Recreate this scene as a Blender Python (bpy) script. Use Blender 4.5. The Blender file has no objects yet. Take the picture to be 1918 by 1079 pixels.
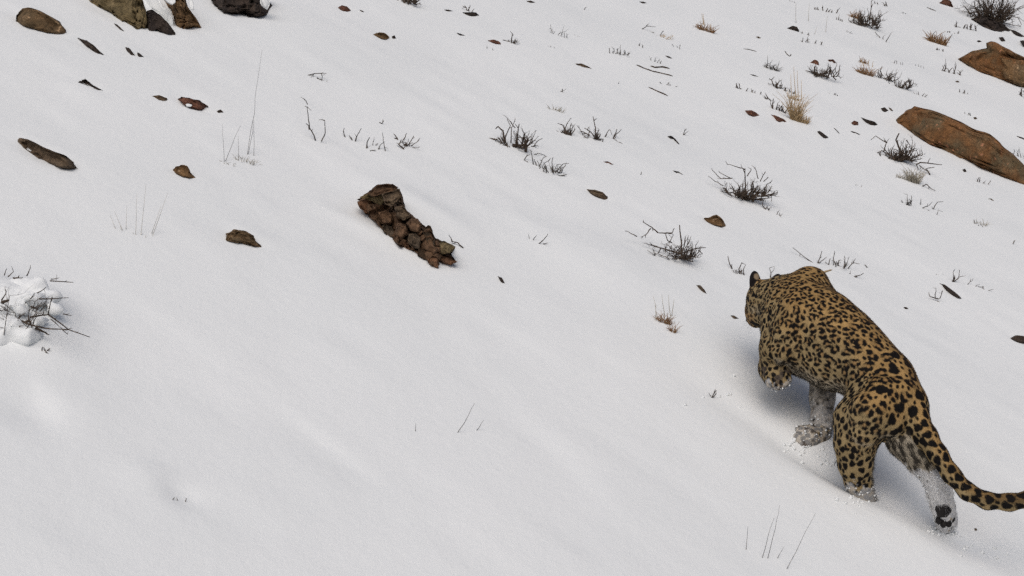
import bpy, math, random
import numpy as np
from mathutils import Vector, Matrix, kdtree

# ------------------------------------------------------------------ camera, sky, sun, exposure
sc = bpy.context.scene
FPX = 2315.0                      # focal length in pixels of the 1918 px wide photograph
PW, PH = 1918.0, 1079.0
PITCH = math.radians(8.0)
CP, SP = math.cos(PITCH), math.sin(PITCH)
CAMZ = 3.0
cam_d = bpy.data.cameras.new('camera')
cam_d.sensor_width = 36.0
cam_d.lens = 36.0 * FPX / PW
cam_d.clip_start = 0.05
cam_d.clip_end = 2000.0
cam = bpy.data.objects.new('camera', cam_d)
sc.collection.objects.link(cam)
cam.location = (0, 0, CAMZ)
cam.rotation_euler = (math.radians(90) - PITCH, 0, 0)
sc.camera = cam

SUN_EL, SUN_AZ = math.radians(54), math.radians(188)   # azimuth from +Y towards +X: behind the camera, a little to the right
world = bpy.data.worlds.new('World')
sc.world = world
world.use_nodes = True
wn = world.node_tree
wn.nodes.clear()
sky = wn.nodes.new('ShaderNodeTexSky')
sky.sky_type = 'NISHITA'
sky.sun_disc = False
sky.sun_elevation = SUN_EL
sky.sun_rotation = SUN_AZ
sky.air_density = 0.6
sky.dust_density = 4.5
sky.ozone_density = 0.0
bg = wn.nodes.new('ShaderNodeBackground')
bg.inputs['Strength'].default_value = 0.105
wo = wn.nodes.new('ShaderNodeOutputWorld')
wn.links.new(sky.outputs[0], bg.inputs['Color'])
wn.links.new(bg.outputs[0], wo.inputs['Surface'])

sun_d = bpy.data.lights.new('sun', 'SUN')
sun_d.energy = 1.5
sun_d.angle = math.radians(70)
sun_d.color = (0.985, 1.0, 0.99)
sun = bpy.data.objects.new('sun', sun_d)
sc.collection.objects.link(sun)
sun.location = (0, 0, 30)
sdir = Vector((math.sin(SUN_AZ) * math.cos(SUN_EL), math.cos(SUN_AZ) * math.cos(SUN_EL), math.sin(SUN_EL)))
sun.rotation_euler = (-sdir).to_track_quat('-Z', 'Y').to_euler()

sc.view_settings.view_transform = 'Standard'
sc.view_settings.look = 'None'
sc.view_settings.gamma = 1.0
sc.view_settings.use_curve_mapping = False
sc.view_settings.exposure = -0.31
sc.render.engine = 'CYCLES'
sc.cycles.max_bounces = 6
sc.cycles.use_denoising = False
sc.cycles.denoiser = 'OPENIMAGEDENOISE'

RNG = np.random.default_rng(7)
random.seed(7)

# ------------------------------------------------------------------ numpy noise
def _hash(ix, iy, iz, seed):
    h = (ix.astype(np.int64) * 374761393 + iy.astype(np.int64) * 668265263 + iz.astype(np.int64) * 2147483647 + seed * 974634777) & 0xFFFFFFFF
    h = ((h ^ (h >> 13)) * 1274126177) & 0xFFFFFFFF
    h = ((h ^ (h >> 16)) * 2246822519) & 0xFFFFFFFF
    return ((h ^ (h >> 15)) & 0xFFFFFF) / float(0xFFFFFF)

def noise3(x, y, z, seed=0):
    x, y, z = np.broadcast_arrays(np.asarray(x, float), np.asarray(y, float), np.asarray(z, float))
    ix, iy, iz = np.floor(x), np.floor(y), np.floor(z)
    fx, fy, fz = x - ix, y - iy, z - iz
    fx = fx * fx * fx * (fx * (fx * 6 - 15) + 10)
    fy = fy * fy * fy * (fy * (fy * 6 - 15) + 10)
    fz = fz * fz * fz * (fz * (fz * 6 - 15) + 10)
    r = 0
    for dx in (0, 1):
        for dy in (0, 1):
            for dz in (0, 1):
                w = (fx if dx else 1 - fx) * (fy if dy else 1 - fy) * (fz if dz else 1 - fz)
                r = r + w * _hash(ix + dx, iy + dy, iz + dz, seed)
    return r * 2 - 1

def fbm(x, y, z, seed=0, octv=3):
    a, s, f = 0, 1.0, 1.0
    for o in range(octv):
        a = a + s * noise3(x * f, y * f, z * f, seed + o * 17)
        s *= 0.5
        f *= 2.03
    return a

# ------------------------------------------------------------------ camera frame <-> world
def cw(x, yd, zv):
    """camera frame (right, depth, up) to world"""
    return np.stack([x, yd * CP + zv * SP, -yd * SP + zv * CP + CAMZ], -1)

def at(px, py, d):
    px, py, d = np.asarray(px, float), np.asarray(py, float), np.asarray(d, float)
    return cw((px - PW / 2) / FPX * d, d, -(py - PH / 2) / FPX * d)

# ------------------------------------------------------------------ terrain
PA, PB, PHT = 0.5, -0.35, 3.0
_den = CP + PA * SP
def plane(X, Y):
    return CAMZ + (-PHT + Y * (PA * CP - SP) + PB * X) / _den

BUMPS = []      # (x, y, amp, sx, sy, angle)
def H(X, Y):
    X = np.asarray(X, float); Y = np.asarray(Y, float)
    z = plane(X, Y)
    # wind-smoothed swells drawn out along the fall of the slope
    u = 0.86 * X - 0.5 * Y
    v = 0.5 * X + 0.86 * Y
    far = np.clip(np.hypot(X, Y) / 9.0, 0.6, 12.0)
    z = z + 0.026 * noise3(u * 0.55, v * 0.9, 0.3, 3) * far
    z = z + 0.0055 * noise3(u * 1.5, v * 2.6, 1.7, 5)
    z = z + 0.004 * noise3(u * 4.2, v * 7.5, 4.7, 9)
    z = z + 2.5 * noise3(X * 0.03, Y * 0.03, 7.7, 21) * np.clip((np.hypot(X, Y) - 30) / 60.0, 0, 1) * 3
    for (bx, by, am, sx, sy, an) in BUMPS:
        c, s = math.cos(an), math.sin(an)
        dx, dy = X - bx, Y - by
        p = (c * dx + s * dy) / sx
        q = (-s * dx + c * dy) / sy
        z = z + am * np.exp(-np.minimum(p * p + q * q, 40.0))
    for f in STEPS:
        z = z + f(X, Y)
    return z

STEPS = []
_S = np.linspace(-1, 1, 48)
def hit(px, py):
    """depth at which the pixel's ray meets the snow"""
    u, v = (px - PW / 2) / FPX, -(py - PH / 2) / FPX
    d0 = min(PHT / max(PA + PB * u - v, 0.045), 60.0)       # the bare slope
    T = d0 * (1 + _S * 0.16)
    P = at(px, py, T)
    g = P[:, 2] - H(P[:, 0], P[:, 1])
    i = np.argmax(g < 0)
    if i == 0:
        return float(d0)
    t = g[i - 1] / (g[i - 1] - g[i])
    return float(T[i - 1] + t * (T[i] - T[i - 1]))

def gnd(px, py):
    return at(px, py, hit(px, py))

def step_line(p0, p1, amp, width, soft):
    """a soft snow step along a segment given in the photograph"""
    a, b = gnd(*p0)[:2], gnd(*p1)[:2]
    t = (b - a); L = np.hypot(*t); t = t / L
    n = np.array([-t[1], t[0]])
    mid = (a + b) / 2
    def f(X, Y):
        s = (X - mid[0]) * t[0] + (Y - mid[1]) * t[1]
        q = (X - mid[0]) * n[0] + (Y - mid[1]) * n[1]
        win = np.exp(-np.minimum((s / (L * 0.55)) ** 2 + (q / width) ** 2, 40.0))
        return amp * np.tanh(q / soft) * win
    return f

# ------------------------------------------------------------------ mesh and object helpers
COL = sc.collection
def mesh_obj(name, V, F, mat, parent=None, smooth=True, loc=None, colors=None):
    me = bpy.data.meshes.new(name)
    V = np.asarray(V, float)
    if loc is None:
        loc = np.zeros(3)
    me.from_pydata((V - loc).tolist(), [], F if isinstance(F, list) else F.tolist())
    if smooth:
        me.polygons.foreach_set('use_smooth', [True] * len(me.polygons))
    if colors is not None:
        ca = me.color_attributes.new('Col', 'FLOAT_COLOR', 'POINT')
        c4 = np.ones((len(V), 4), np.float32); c4[:, :3] = colors
        ca.data.foreach_set('color', c4.ravel())
    me.materials.append(mat)
    me.update()
    o = bpy.data.objects.new(name, me)
    COL.objects.link(o)
    if parent is not None:
        o.parent = parent
    else:
        o.location = loc
    return o

def empty(name, loc):
    o = bpy.data.objects.new(name, None)
    o.empty_display_size = 0.05
    o.location = loc
    COL.objects.link(o)
    return o

def tag(o, label, cat, group=None, kind=None):
    o['label'] = label
    o['category'] = cat
    if group: o['group'] = group
    if kind: o['kind'] = kind
    return o

def tube(P, R, sides=5):
    P = np.asarray(P, float); n = len(P)
    T = np.gradient(P, axis=0)
    T /= np.linalg.norm(T, axis=1)[:, None] + 1e-9
    rx, ry, rz = 0.31, 0.77, 0.55
    A = np.stack([T[:, 1] * rz - T[:, 2] * ry, T[:, 2] * rx - T[:, 0] * rz, T[:, 0] * ry - T[:, 1] * rx], -1)
    A /= np.sqrt((A * A).sum(1))[:, None] + 1e-9
    B = np.stack([T[:, 1] * A[:, 2] - T[:, 2] * A[:, 1], T[:, 2] * A[:, 0] - T[:, 0] * A[:, 2], T[:, 0] * A[:, 1] - T[:, 1] * A[:, 0]], -1)
    th = np.arange(sides) * 2 * math.pi / sides
    R = np.asarray(R, float)
    V = (P[:, None] + R[:, None, None] * (np.cos(th)[None, :, None] * A[:, None] + np.sin(th)[None, :, None] * B[:, None])).reshape(-1, 3)
    F = []
    for i in range(n - 1):
        for k in range(sides):
            k2 = (k + 1) % sides
            F.append((i * sides + k, i * sides + k2, (i + 1) * sides + k2, (i + 1) * sides + k))
    F.append(tuple(range(sides - 1, -1, -1)))
    F.append(tuple((n - 1) * sides + k for k in range(sides)))
    return V, F

class MB:
    def __init__(s): s.V, s.F = [], []
    def add(s, V, F):
        o = len(s.V)
        s.V.extend(list(V)); s.F.extend([tuple(i + o for i in f) for f in F])
    def obj(s, name, mat, parent=None, smooth=True, loc=None):
        return mesh_obj(name, s.V, s.F, mat, parent, smooth, loc)

_ico = {}
def ico(sub):
    if sub in _ico: return _ico[sub]
    import bmesh
    bm = bmesh.new()
    bmesh.ops.create_icosphere(bm, subdivisions=sub, radius=1.0)
    V = np.array([v.co[:] for v in bm.verts]); F = [tuple(v.index for v in f.verts) for f in bm.faces]
    bm.free()
    _ico[sub] = (V, F)
    return _ico[sub]

# ------------------------------------------------------------------ blended solids
def smin(a, b, k):
    t = np.clip(0.5 + 0.5 * (b - a) / k, 0, 1)
    return b + (a - b) * t - k * t * (1 - t)
def surface_nets(Fg, origin, h):
    s = Fg < 0
    n = np.array(Fg.shape) - 1
    cnt = sum(s[i:i + n[0], j:j + n[1], k:k + n[2]].astype(np.int8) for i in (0, 1) for j in (0, 1) for k in (0, 1))
    act = np.argwhere((cnt > 0) & (cnt < 8))
    vid = -np.ones(tuple(n), np.int64); vid[tuple(act.T)] = np.arange(len(act))
    offs = np.array([(i, j, k) for i in (0, 1) for j in (0, 1) for k in (0, 1)])
    val = np.stack([Fg[tuple((act + o).T)] for o in offs], 1)
    acc = np.zeros((len(act), 3)); num = np.zeros(len(act))
    for a in range(8):
        for b in range(a + 1, 8):
            if np.abs(offs[a] - offs[b]).sum() != 1: continue
            va, vb = val[:, a], val[:, b]
            m = (va < 0) != (vb < 0)
            t = np.where(m, va / np.where(m, va - vb, 1), 0)
            acc += np.where(m[:, None], offs[a] + t[:, None] * (offs[b] - offs[a]), 0); num += m
    V = origin + h * (act + acc / num[:, None])
    F = []
    for ax in range(3):
        a1, a2 = (ax + 1) % 3, (ax + 2) % 3
        sh = [slice(None)] * 3; sh2 = [slice(None)] * 3
        sh[ax] = slice(0, -1); sh2[ax] = slice(1, None)
        ch = np.argwhere(s[tuple(sh)] != s[tuple(sh2)])
        sg = s[tuple(ch.T)]
        ok = np.ones(len(ch), bool)
        for q in (a1, a2): ok &= (ch[:, q] > 0) & (ch[:, q] < Fg.shape[q] - 1)
        ch, sg = ch[ok], sg[ok]
        e1, e2 = np.eye(3, dtype=int)[a1], np.eye(3, dtype=int)[a2]
        f = np.stack([vid[tuple((ch - e1 - e2).T)], vid[tuple((ch - e2).T)], vid[tuple(ch.T)], vid[tuple((ch - e1).T)]], 1)
        f[~sg] = f[~sg][:, ::-1]
        F.append(f)
    return V, np.concatenate(F)

# ------------------------------------------------------------------ materials
def new_mat(name):
    m = bpy.data.materials.new(name); m.use_nodes = True
    nt = m.node_tree
    return m, nt, nt.nodes['Principled BSDF']

def N(nt, t, **kw):
    n = nt.nodes.new(t)
    for k, v in kw.items(): setattr(n, k, v)
    return n

def snow_mat():
    m, nt, b = new_mat('snow')
    geo = N(nt, 'ShaderNodeNewGeometry')
    n1 = N(nt, 'ShaderNodeTexNoise'); n1.inputs['Scale'].default_value = 0.8; n1.inputs['Detail'].default_value = 3
    n2 = N(nt, 'ShaderNodeTexNoise'); n2.inputs['Scale'].default_value = 22; n2.inputs['Detail'].default_value = 5
    n3 = N(nt, 'ShaderNodeTexNoise'); n3.inputs['Scale'].default_value = 130; n3.inputs['Detail'].default_value = 2
    for n in (n1, n2, n3): nt.links.new(geo.outputs['Position'], n.inputs['Vector'])
    cr = N(nt, 'ShaderNodeValToRGB')
    cr.color_ramp.elements[0].position = 0.3; cr.color_ramp.elements[0].color = (0.775, 0.795, 0.795, 1)
    cr.color_ramp.elements[1].position = 0.7; cr.color_ramp.elements[1].color = (0.815, 0.83, 0.828, 1)
    nt.links.new(n1.outputs['Fac'], cr.inputs['Fac'])
    nt.links.new(cr.outputs['Color'], b.inputs['Base Color'])
    b.inputs['Roughness'].default_value = 0.75
    b.inputs['Specular IOR Level'].default_value = 0.25
    b1 = N(nt, 'ShaderNodeBump'); b1.inputs['Strength'].default_value = 0.22; b1.inputs['Distance'].default_value = 0.012
    b2 = N(nt, 'ShaderNodeBump'); b2.inputs['Strength'].default_value = 0.35; b2.inputs['Distance'].default_value = 0.003
    nt.links.new(n2.outputs['Fac'], b1.inputs['Height'])
    nt.links.new(n3.outputs['Fac'], b2.inputs['Height'])
    nt.links.new(b1.outputs['Normal'], b2.inputs['Normal'])
    nt.links.new(b2.outputs['Normal'], b.inputs['Normal'])
    return m

def rock_mat(name, c1, c2, c3, lichen=None, scale=1.0, rough=0.9):
    m, nt, b = new_mat(name)
    geo = N(nt, 'ShaderNodeNewGeometry')
    def noise(s, d=4, ro=0.6):
        n = N(nt, 'ShaderNodeTexNoise'); n.inputs['Scale'].default_value = s; n.inputs['Detail'].default_value = d; n.inputs['Roughness'].default_value = ro
        nt.links.new(geo.outputs['Position'], n.inputs['Vector']); return n
    big, mid, fine = noise(3.2 * scale, 3), noise(14 * scale, 6, 0.7), noise(60 * scale, 6, 0.75)
    r1 = N(nt, 'ShaderNodeValToRGB')
    r1.color_ramp.elements[0].position = 0.42; r1.color_ramp.elements[0].color = (*c1, 1)
    r1.color_ramp.elements[1].position = 0.60; r1.color_ramp.elements[1].color = (*c2, 1)
    nt.links.new(big.outputs['Fac'], r1.inputs['Fac'])
    mx = N(nt, 'ShaderNodeMix', data_type='RGBA'); mx.inputs[7].default_value = (*c3, 1)
    r2 = N(nt, 'ShaderNodeValToRGB'); r2.color_ramp.elements[0].position = 0.48; r2.color_ramp.elements[1].position = 0.72
    nt.links.new(mid.outputs['Fac'], r2.inputs['Fac'])
    nt.links.new(r2.outputs['Color'], mx.inputs[0]); nt.links.new(r1.outputs['Color'], mx.inputs[6])
    out = mx.outputs[2]
    mf = N(nt, 'ShaderNodeMix', data_type='RGBA', blend_type='MULTIPLY'); mf.inputs[0].default_value = 0.8
    r3 = N(nt, 'ShaderNodeValToRGB'); r3.color_ramp.elements[0].position = 0.3; r3.color_ramp.elements[0].color = (0.35, 0.33, 0.32, 1)
    r3.color_ramp.elements[1].position = 0.62; r3.color_ramp.elements[1].color = (1.15, 1.12, 1.1, 1)
    nt.links.new(fine.outputs['Fac'], r3.inputs['Fac'])
    nt.links.new(out, mf.inputs[6]); nt.links.new(r3.outputs['Color'], mf.inputs[7])
    out = mf.outputs[2]
    if lichen:
        ln = noise(19 * scale, 3, 0.5)
        lr = N(nt, 'ShaderNodeValToRGB'); lr.color_ramp.elements[0].position = 0.655; lr.color_ramp.elements[1].position = 0.69
        nt.links.new(ln.outputs['Fac'], lr.inputs['Fac'])
        ml = N(nt, 'ShaderNodeMix', data_type='RGBA'); ml.inputs[7].default_value = (*lichen, 1)
        nt.links.new(lr.outputs['Color'], ml.inputs[0]); nt.links.new(out, ml.inputs[6]); out = ml.outputs[2]
    nt.links.new(out, b.inputs['Base Color'])
    b.inputs['Roughness'].default_value = rough
    b.inputs['Specular IOR Level'].default_value = 0.2
    bp = N(nt, 'ShaderNodeBump'); bp.inputs['Strength'].default_value = 0.6; bp.inputs['Distance'].default_value = 0.012 / scale
    nt.links.new(mid.outputs['Fac'], bp.inputs['Height'])
    vo = N(nt, 'ShaderNodeTexVoronoi', feature='DISTANCE_TO_EDGE'); vo.inputs['Scale'].default_value = 9 * scale; vo.inputs['Randomness'].default_value = 1.0
    wrp = N(nt, 'ShaderNodeMix', data_type='RGBA', blend_type='ADD'); wrp.inputs[0].default_value = 0.105
    nt.links.new(geo.outputs['Position'], wrp.inputs[6]); nt.links.new(mid.outputs['Color'], wrp.inputs[7]); nt.links.new(wrp.outputs[2], vo.inputs['Vector'])
    vr = N(nt, 'ShaderNodeMapRange'); vr.inputs['From Max'].default_value = 0.06
    nt.links.new(vo.outputs['Distance'], vr.inputs['Value'])
    bpv = N(nt, 'ShaderNodeBump'); bpv.inputs['Strength'].default_value = 0.6; bpv.inputs['Distance'].default_value = 0.012 / scale
    nt.links.new(vr.outputs[0], bpv.inputs['Height']); nt.links.new(bp.outputs['Normal'], bpv.inputs['Normal'])
    bp = bpv
    bp2 = N(nt, 'ShaderNodeBump'); bp2.inputs['Strength'].default_value = 0.9; bp2.inputs['Distance'].default_value = 0.006 / scale
    nt.links.new(fine.outputs['Fac'], bp2.inputs['Height']); nt.links.new(bp.outputs['Normal'], bp2.inputs['Normal'])
    nt.links.new(bp2.outputs['Normal'], b.inputs['Normal'])
    return m

def plain_mat(name, c, c2=None, rough=0.85, scale=40, spec=0.2):
    m, nt, b = new_mat(name)
    b.inputs['Roughness'].default_value = rough
    b.inputs['Specular IOR Level'].default_value = spec
    geo = N(nt, 'ShaderNodeNewGeometry'); n = N(nt, 'ShaderNodeTexNoise'); n.inputs['Scale'].default_value = scale
    nt.links.new(geo.outputs['Position'], n.inputs['Vector'])
    r = N(nt, 'ShaderNodeValToRGB'); r.color_ramp.elements[0].position = 0.35; r.color_ramp.elements[1].position = 0.65
    r.color_ramp.elements[0].color = (*c, 1); r.color_ramp.elements[1].color = (*(c2 or c), 1)
    nt.links.new(n.outputs['Fac'], r.inputs['Fac']); nt.links.new(r.outputs['Color'], b.inputs['Base Color'])
    return m

def fur_mat():
    m, nt, b = new_mat('leopard_fur')
    a = N(nt, 'ShaderNodeAttribute', attribute_name='Col')
    nt.links.new(a.outputs['Color'], b.inputs['Base Color'])
    b.inputs['Roughness'].default_value = 0.8
    b.inputs['Specular IOR Level'].default_value = 0.105
    return m

M = dict(
    snow=snow_mat(),
    brown=rock_mat('brown_rock', (0.19, 0.112, 0.052), (0.14, 0.10, 0.056), (0.24, 0.155, 0.085), (0.45, 0.30, 0.17)),
    slab=rock_mat('slab_rock', (0.23, 0.112, 0.045), (0.15, 0.112, 0.064), (0.15, 0.082, 0.038), (0.42, 0.20, 0.11), 1.3),
    olive=rock_mat('olive_rock', (0.18, 0.137, 0.068), (0.135, 0.108, 0.058), (0.24, 0.185, 0.10), None),
    dark=rock_mat('dark_rock', (0.050, 0.038, 0.032), (0.075, 0.056, 0.044), (0.036, 0.03, 0.028), None),
    red=rock_mat('red_rock', (0.20, 0.092, 0.058), (0.15, 0.072, 0.048), (0.12, 0.058, 0.042), None),
    grey=rock_mat('grey_stone', (0.13, 0.094, 0.062), (0.10, 0.077, 0.056), (0.18, 0.13, 0.082), None, 1.5),
    rustst=rock_mat('rusty_stone', (0.19, 0.10, 0.055), (0.15, 0.085, 0.05), (0.24, 0.135, 0.08), None, 1.5),
    outcrop=rock_mat('outcrop_rock', (0.15, 0.088, 0.05), (0.085, 0.055, 0.036), (0.21, 0.13, 0.078), None, 1.8),
    deepbrown=rock_mat('earth', (0.045, 0.030, 0.018), (0.06, 0.038, 0.022), (0.03, 0.02, 0.014), None, 2),  # very dark brown mix, worn by one stone of the outcrop
    bark=plain_mat('bark', (0.042, 0.030, 0.022), (0.10, 0.074, 0.055)),
    greybark=plain_mat('grey_bark', (0.055, 0.05, 0.045), (0.12, 0.105, 0.09)),
    straw=plain_mat('straw', (0.40, 0.28, 0.15), (0.52, 0.39, 0.23)),
    paleg=plain_mat('pale_grass', (0.33, 0.30, 0.24), (0.45, 0.41, 0.33)),
    rust=plain_mat('rusty_grass', (0.22, 0.12, 0.06), (0.34, 0.21, 0.11)),
    fur=fur_mat(),
    black=plain_mat('black_skin', (0.012, 0.011, 0.011), (0.025, 0.022, 0.021), 0.7),
    eye=plain_mat('amber_eye', (0.25, 0.17, 0.04), (0.32, 0.22, 0.05), 0.1, 40, 0.6),
    whisk=plain_mat('whisker', (0.7, 0.7, 0.68)),
)

# ------------------------------------------------------------------ the snow slope: features, then rocks push it up, mesh built after the rocks are set
STEPS.append(step_line((540, 775), (700, 895), 0.004, 0.16, 0.020))
STEPS.append(step_line((60, 705), (110, 800), 0.008, 0.16, 0.03))
STEPS.append(step_line((980, 780), (1180, 980), 0.006, 0.20, 0.05))
def bump(px, py, am, sx, sy=None, an=-0.35):
    g = gnd(px, py); BUMPS.append((g[0], g[1], am, sx, sy or sx, an))
bump(340, 925, -0.018, 0.07, 0.05)
bump(295, 900, 0.012, 0.10, 0.07)
bump(30, 590, 0.10, 0.22, 0.16)
bump(60, 770, -0.015, 0.12, 0.1)
bump(1090, 470, 0.03, 0.5, 0.25)
bump(800, 395, 0.035, 0.30, 0.13)
bump(690, 430, 0.018, 0.22, 0.08)
# the leopard's trail of sunk snow
for (x, y, a, s) in ((1330, 735, -.008, .17), (1420, 785, -.012, .17), (1500, 838, -.032, .17), (1560, 880, -.03, .15), (1610, 915, -.024, .13),
                     (1690, 950, -.012, .14), (1765, 990, -.02, .12), (1850, 1030, -.008, .2)):
    bump(x, y, a, s * 1.2, s * .75, -0.35)

# ------------------------------------------------------------------ rocks
def radial(poly, cx, cy, TH):
    """distance from the centre to the outline in each direction"""
    P = np.asarray(poly, float); Q = np.roll(P, -1, 0)
    out = np.zeros(len(TH))
    c, s = np.cos(TH), np.sin(TH)
    for (x0, y0), (x1, y1) in zip(P, Q):
        ex, ey = x1 - x0, y1 - y0
        det = ex * s - ey * c
        ok = np.abs(det) > 1e-9
        dt = np.where(ok, det, 1)
        wx, wy = x0 - cx, y0 - cy
        r = (ex * wy - ey * wx) / dt
        u = (c * wy - s * wx) / dt
        good = ok & (r > 0) & (u >= -1e-6) & (u <= 1 + 1e-6)
        out = np.where(good, np.maximum(out, r), out)
    return np.where(out > 0, out, np.median(out[out > 0]) if (out > 0).any() else 1.0)

def rock_shape(poly, sub=4, seed=0, thick=1.0, rough=1.0, front=0.0, depth=None, dip=1.08, flat=0.6, blocky=0.0, ncell=26):
    """a rock whose face has this outline: bottom edge set in the snow, body reaching back"""
    P = np.asarray(poly, float)
    cx, cy = P.mean(0)
    xs = P[:, 0]
    il, ir = P[np.argmin(xs)], P[np.argmax(xs)]
    iy = P[np.argmax(P[:, 1])]
    if depth is None:
        # depth along the foot of the rock: where its lower outline meets the snow
        sx = np.linspace(il[0] + .5, ir[0] - .5, 9)
        Q = np.roll(P, -1, 0); sd = []
        for x in sx:
            ys = [y0 + (y1 - y0) * (x - x0) / (x1 - x0) for (x0, y0), (x1, y1) in zip(P, Q) if (x0 - x) * (x1 - x) < 0]
            sd.append(hit(x, max(ys) if ys else cy))
        sd = np.array(sd); sd = np.convolve(np.pad(sd, 1, 'edge'), [.25, .5, .25], 'valid')
        dfoot = lambda x: np.interp(x, sx, sd)
    else:
        dfoot = lambda x: depth + 0 * x
    dm = float(dfoot(cx))
    hpx = P[:, 1].max() - P[:, 1].min()
    Vd, F = ico(sub)
    a, b, c = Vd[:, 0], Vd[:, 2], Vd[:, 1]
    TH = np.arctan2(-b, a)
    rho = np.sqrt(a * a + b * b)
    # work in a frame where the outline is as broad as it is long, so slim tips keep their points
    ev, U = np.linalg.eigh(np.cov((P - [cx, cy]).T) + 1e-6 * np.eye(2))
    W = U / np.sqrt(ev); Wi = (U * np.sqrt(ev)).T
    R = radial((P - [cx, cy]) @ W, 0, 0, TH)
    rr = rho ** flat
    jit = fbm(np.cos(TH) * 3.1 + seed, np.sin(TH) * 3.1, c, seed + 5, 4) * rough
    rr = rr * (1 + 0.05 * jit)
    XY = np.stack([R * rr * np.cos(TH), R * rr * np.sin(TH)], -1) @ Wi
    px, py = cx + XY[:, 0], cy + XY[:, 1]
    py = np.where(py > cy, cy + (py - cy) * dip, py)
    m = dm / FPX
    # mean half thickness of the outline
    area = 0.5 * abs(np.sum(P[:, 0] * np.roll(P[:, 1], -1) - P[:, 1] * np.roll(P[:, 0], -1)))
    half = math.sqrt(area) * 0.5 * m
    recess = dm * dm / (PHT * FPX) * hpx
    tf = min(0.55 * half, 0.35 * recess) * thick
    tb = max(1.3 * half, 0.03) * thick
    rs = np.random.default_rng(seed + 11)
    # facets: planes that clip the bulge
    g = np.abs(c) ** 0.85
    fac = np.ones(len(c))
    for _ in range(9):
        n = rs.normal(size=3); n[1] = -abs(n[1]) - 0.3; n /= np.linalg.norm(n)
        dt = Vd @ n
        fac = np.minimum(fac, np.where(dt > 0.05, rs.uniform(0.6, 0.95) / np.maximum(dt, 0.05), 9))
    fac = np.clip(fac, 0.45, 1.0)
    q = 14.0 * m
    nz = fbm(px * m * 9, py * m * 9, c * 2 + seed, seed, 4)
    dep = np.where(c < 0, -g * tf * fac, g * tb) + nz * tf * 0.7 * rough * (rho < 0.98)
    if blocky:      # fractured blocks: each cell of the face stands in or out a little
        ctr = np.stack([rs.uniform(P[:, 0].min(), P[:, 0].max(), ncell), rs.uniform(P[:, 1].min(), P[:, 1].max(), ncell)], -1)
        wx = px + 3 * fbm(px * .08, py * .08, seed, seed + 3, 3); wy = py + 3 * fbm(px * .08, py * .08, seed + 9, seed + 4, 3)
        dd = (wx[:, None] - ctr[:, 0]) ** 2 + 1.6 * (wy[:, None] - ctr[:, 1]) ** 2
        o2 = np.sort(dd, 1)
        crack = np.clip(1 - (np.sqrt(o2[:, 1]) - np.sqrt(o2[:, 0])) / 2.2, 0, 1)
        dep = dep + blocky * tf * (rs.uniform(-.7, .7, ncell)[np.argmin(dd, 1)] + 0.9 * crack) * (c < 0.1)
    d = dfoot(px) + tf * 0.75 - front + dep + np.clip(P[:, 1].max() - py, 0, None) * m * 0.12
    return at(px, py, d), F, dm, half

def rock(name, label, poly, mat='brown', sub=4, seed=0, cat='stone', group=None, drift=0.0, smooth=True, **kw):
    V, F, dm, half = rock_shape(poly, sub, seed, **kw)
    P = np.asarray(poly, float)
    loc = at(P[:, 0].mean(), P[:, 1].max(), dm)
    o = mesh_obj(name, V, F, M[mat], None, smooth, loc)
    tag(o, label, cat, group)
    if drift:
        c = at(P[:, 0].mean(), P[:, 1].mean(), dm + half * 2.4)
        BUMPS_LATER.append((c[0], c[1], drift * half * .5, max(half * 1.5, (P[:, 0].max() - P[:, 0].min()) / 2 * dm / FPX * 0.8), half * 1.3, -0.25))
    if (P[:, 0].max() - P[:, 0].min()) > 24 and mat != 'snow':      # hollow melted round the stone
        c = at(P[:, 0].mean(), P[:, 1].mean(), dm + half * 1.1)
        BUMPS_LATER.append((c[0], c[1], -min(.30 * half, .03), max(half * 1.2, (P[:, 0].max() - P[:, 0].min()) / 2 * dm / FPX * 1.05), half * 1.0, -0.3))
    return o

def part(parent, name, poly, mat, sub=3, seed=0, smooth=True, **kw):
    V, F, dm, half = rock_shape(poly, sub, seed, **kw)
    return mesh_obj(name, V - np.array(parent.location), F, M[mat], parent, smooth)

BUMPS_LATER = []
GB = 'boulders half buried in snow'
GS = 'stones poking out of the snow'

# large rocks -------------------------------------------------------------------------------
rock('boulder', 'rounded dark brown boulder with pale lichen dots near the top left corner',
     [(28, 43), (30, 30), (42, 17), (55, 13), (75, 20), (95, 30), (112, 42), (123, 53), (124, 62), (105, 62), (85, 60), (65, 54), (40, 51)], 'brown', 4, 1, 'rock', GB, 0.3)
r = rock('boulder', 'large olive brown boulder cut by the top edge, leftmost slab of its outcrop',
     [(155, -6), (170, 10), (190, 17), (205, 22), (222, 35), (235, 45), (255, 55), (270, 65), (277, 60), (278, 40), (272, 15), (264, -10), (235, -34), (190, -34), (160, -18)], 'olive', 5, 2, 'rock', GB, 0.2, blocky=.5, rough=.5, smooth=False, flat=.45)
r = rock('boulder', 'narrow dark slab leaning between two larger brown boulders at the top edge',
     [(275, 66), (273, 40), (274, 20), (285, 18), (300, 28), (315, 43), (328, 60), (329, 65), (318, 66), (305, 61), (293, 55), (283, 59)], 'dark', 5, 3, 'rock', GB, blocky=.3, rough=.5, smooth=False, flat=.45)
p = rock('boulder', 'jagged rusty brown boulder capped with snow, third in the outcrop at the top edge',
     [(300, -12), (305, 10), (318, 18), (325, 30), (324, 45), (329, 54), (345, 53), (355, 50), (365, 48), (378, 51), (372, 40), (365, 30), (357, 20), (351, 8), (346, -10), (330, -28), (310, -28)], 'brown', 5, 4, 'rock', GB, blocky=.6, rough=1.0, smooth=False)
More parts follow.
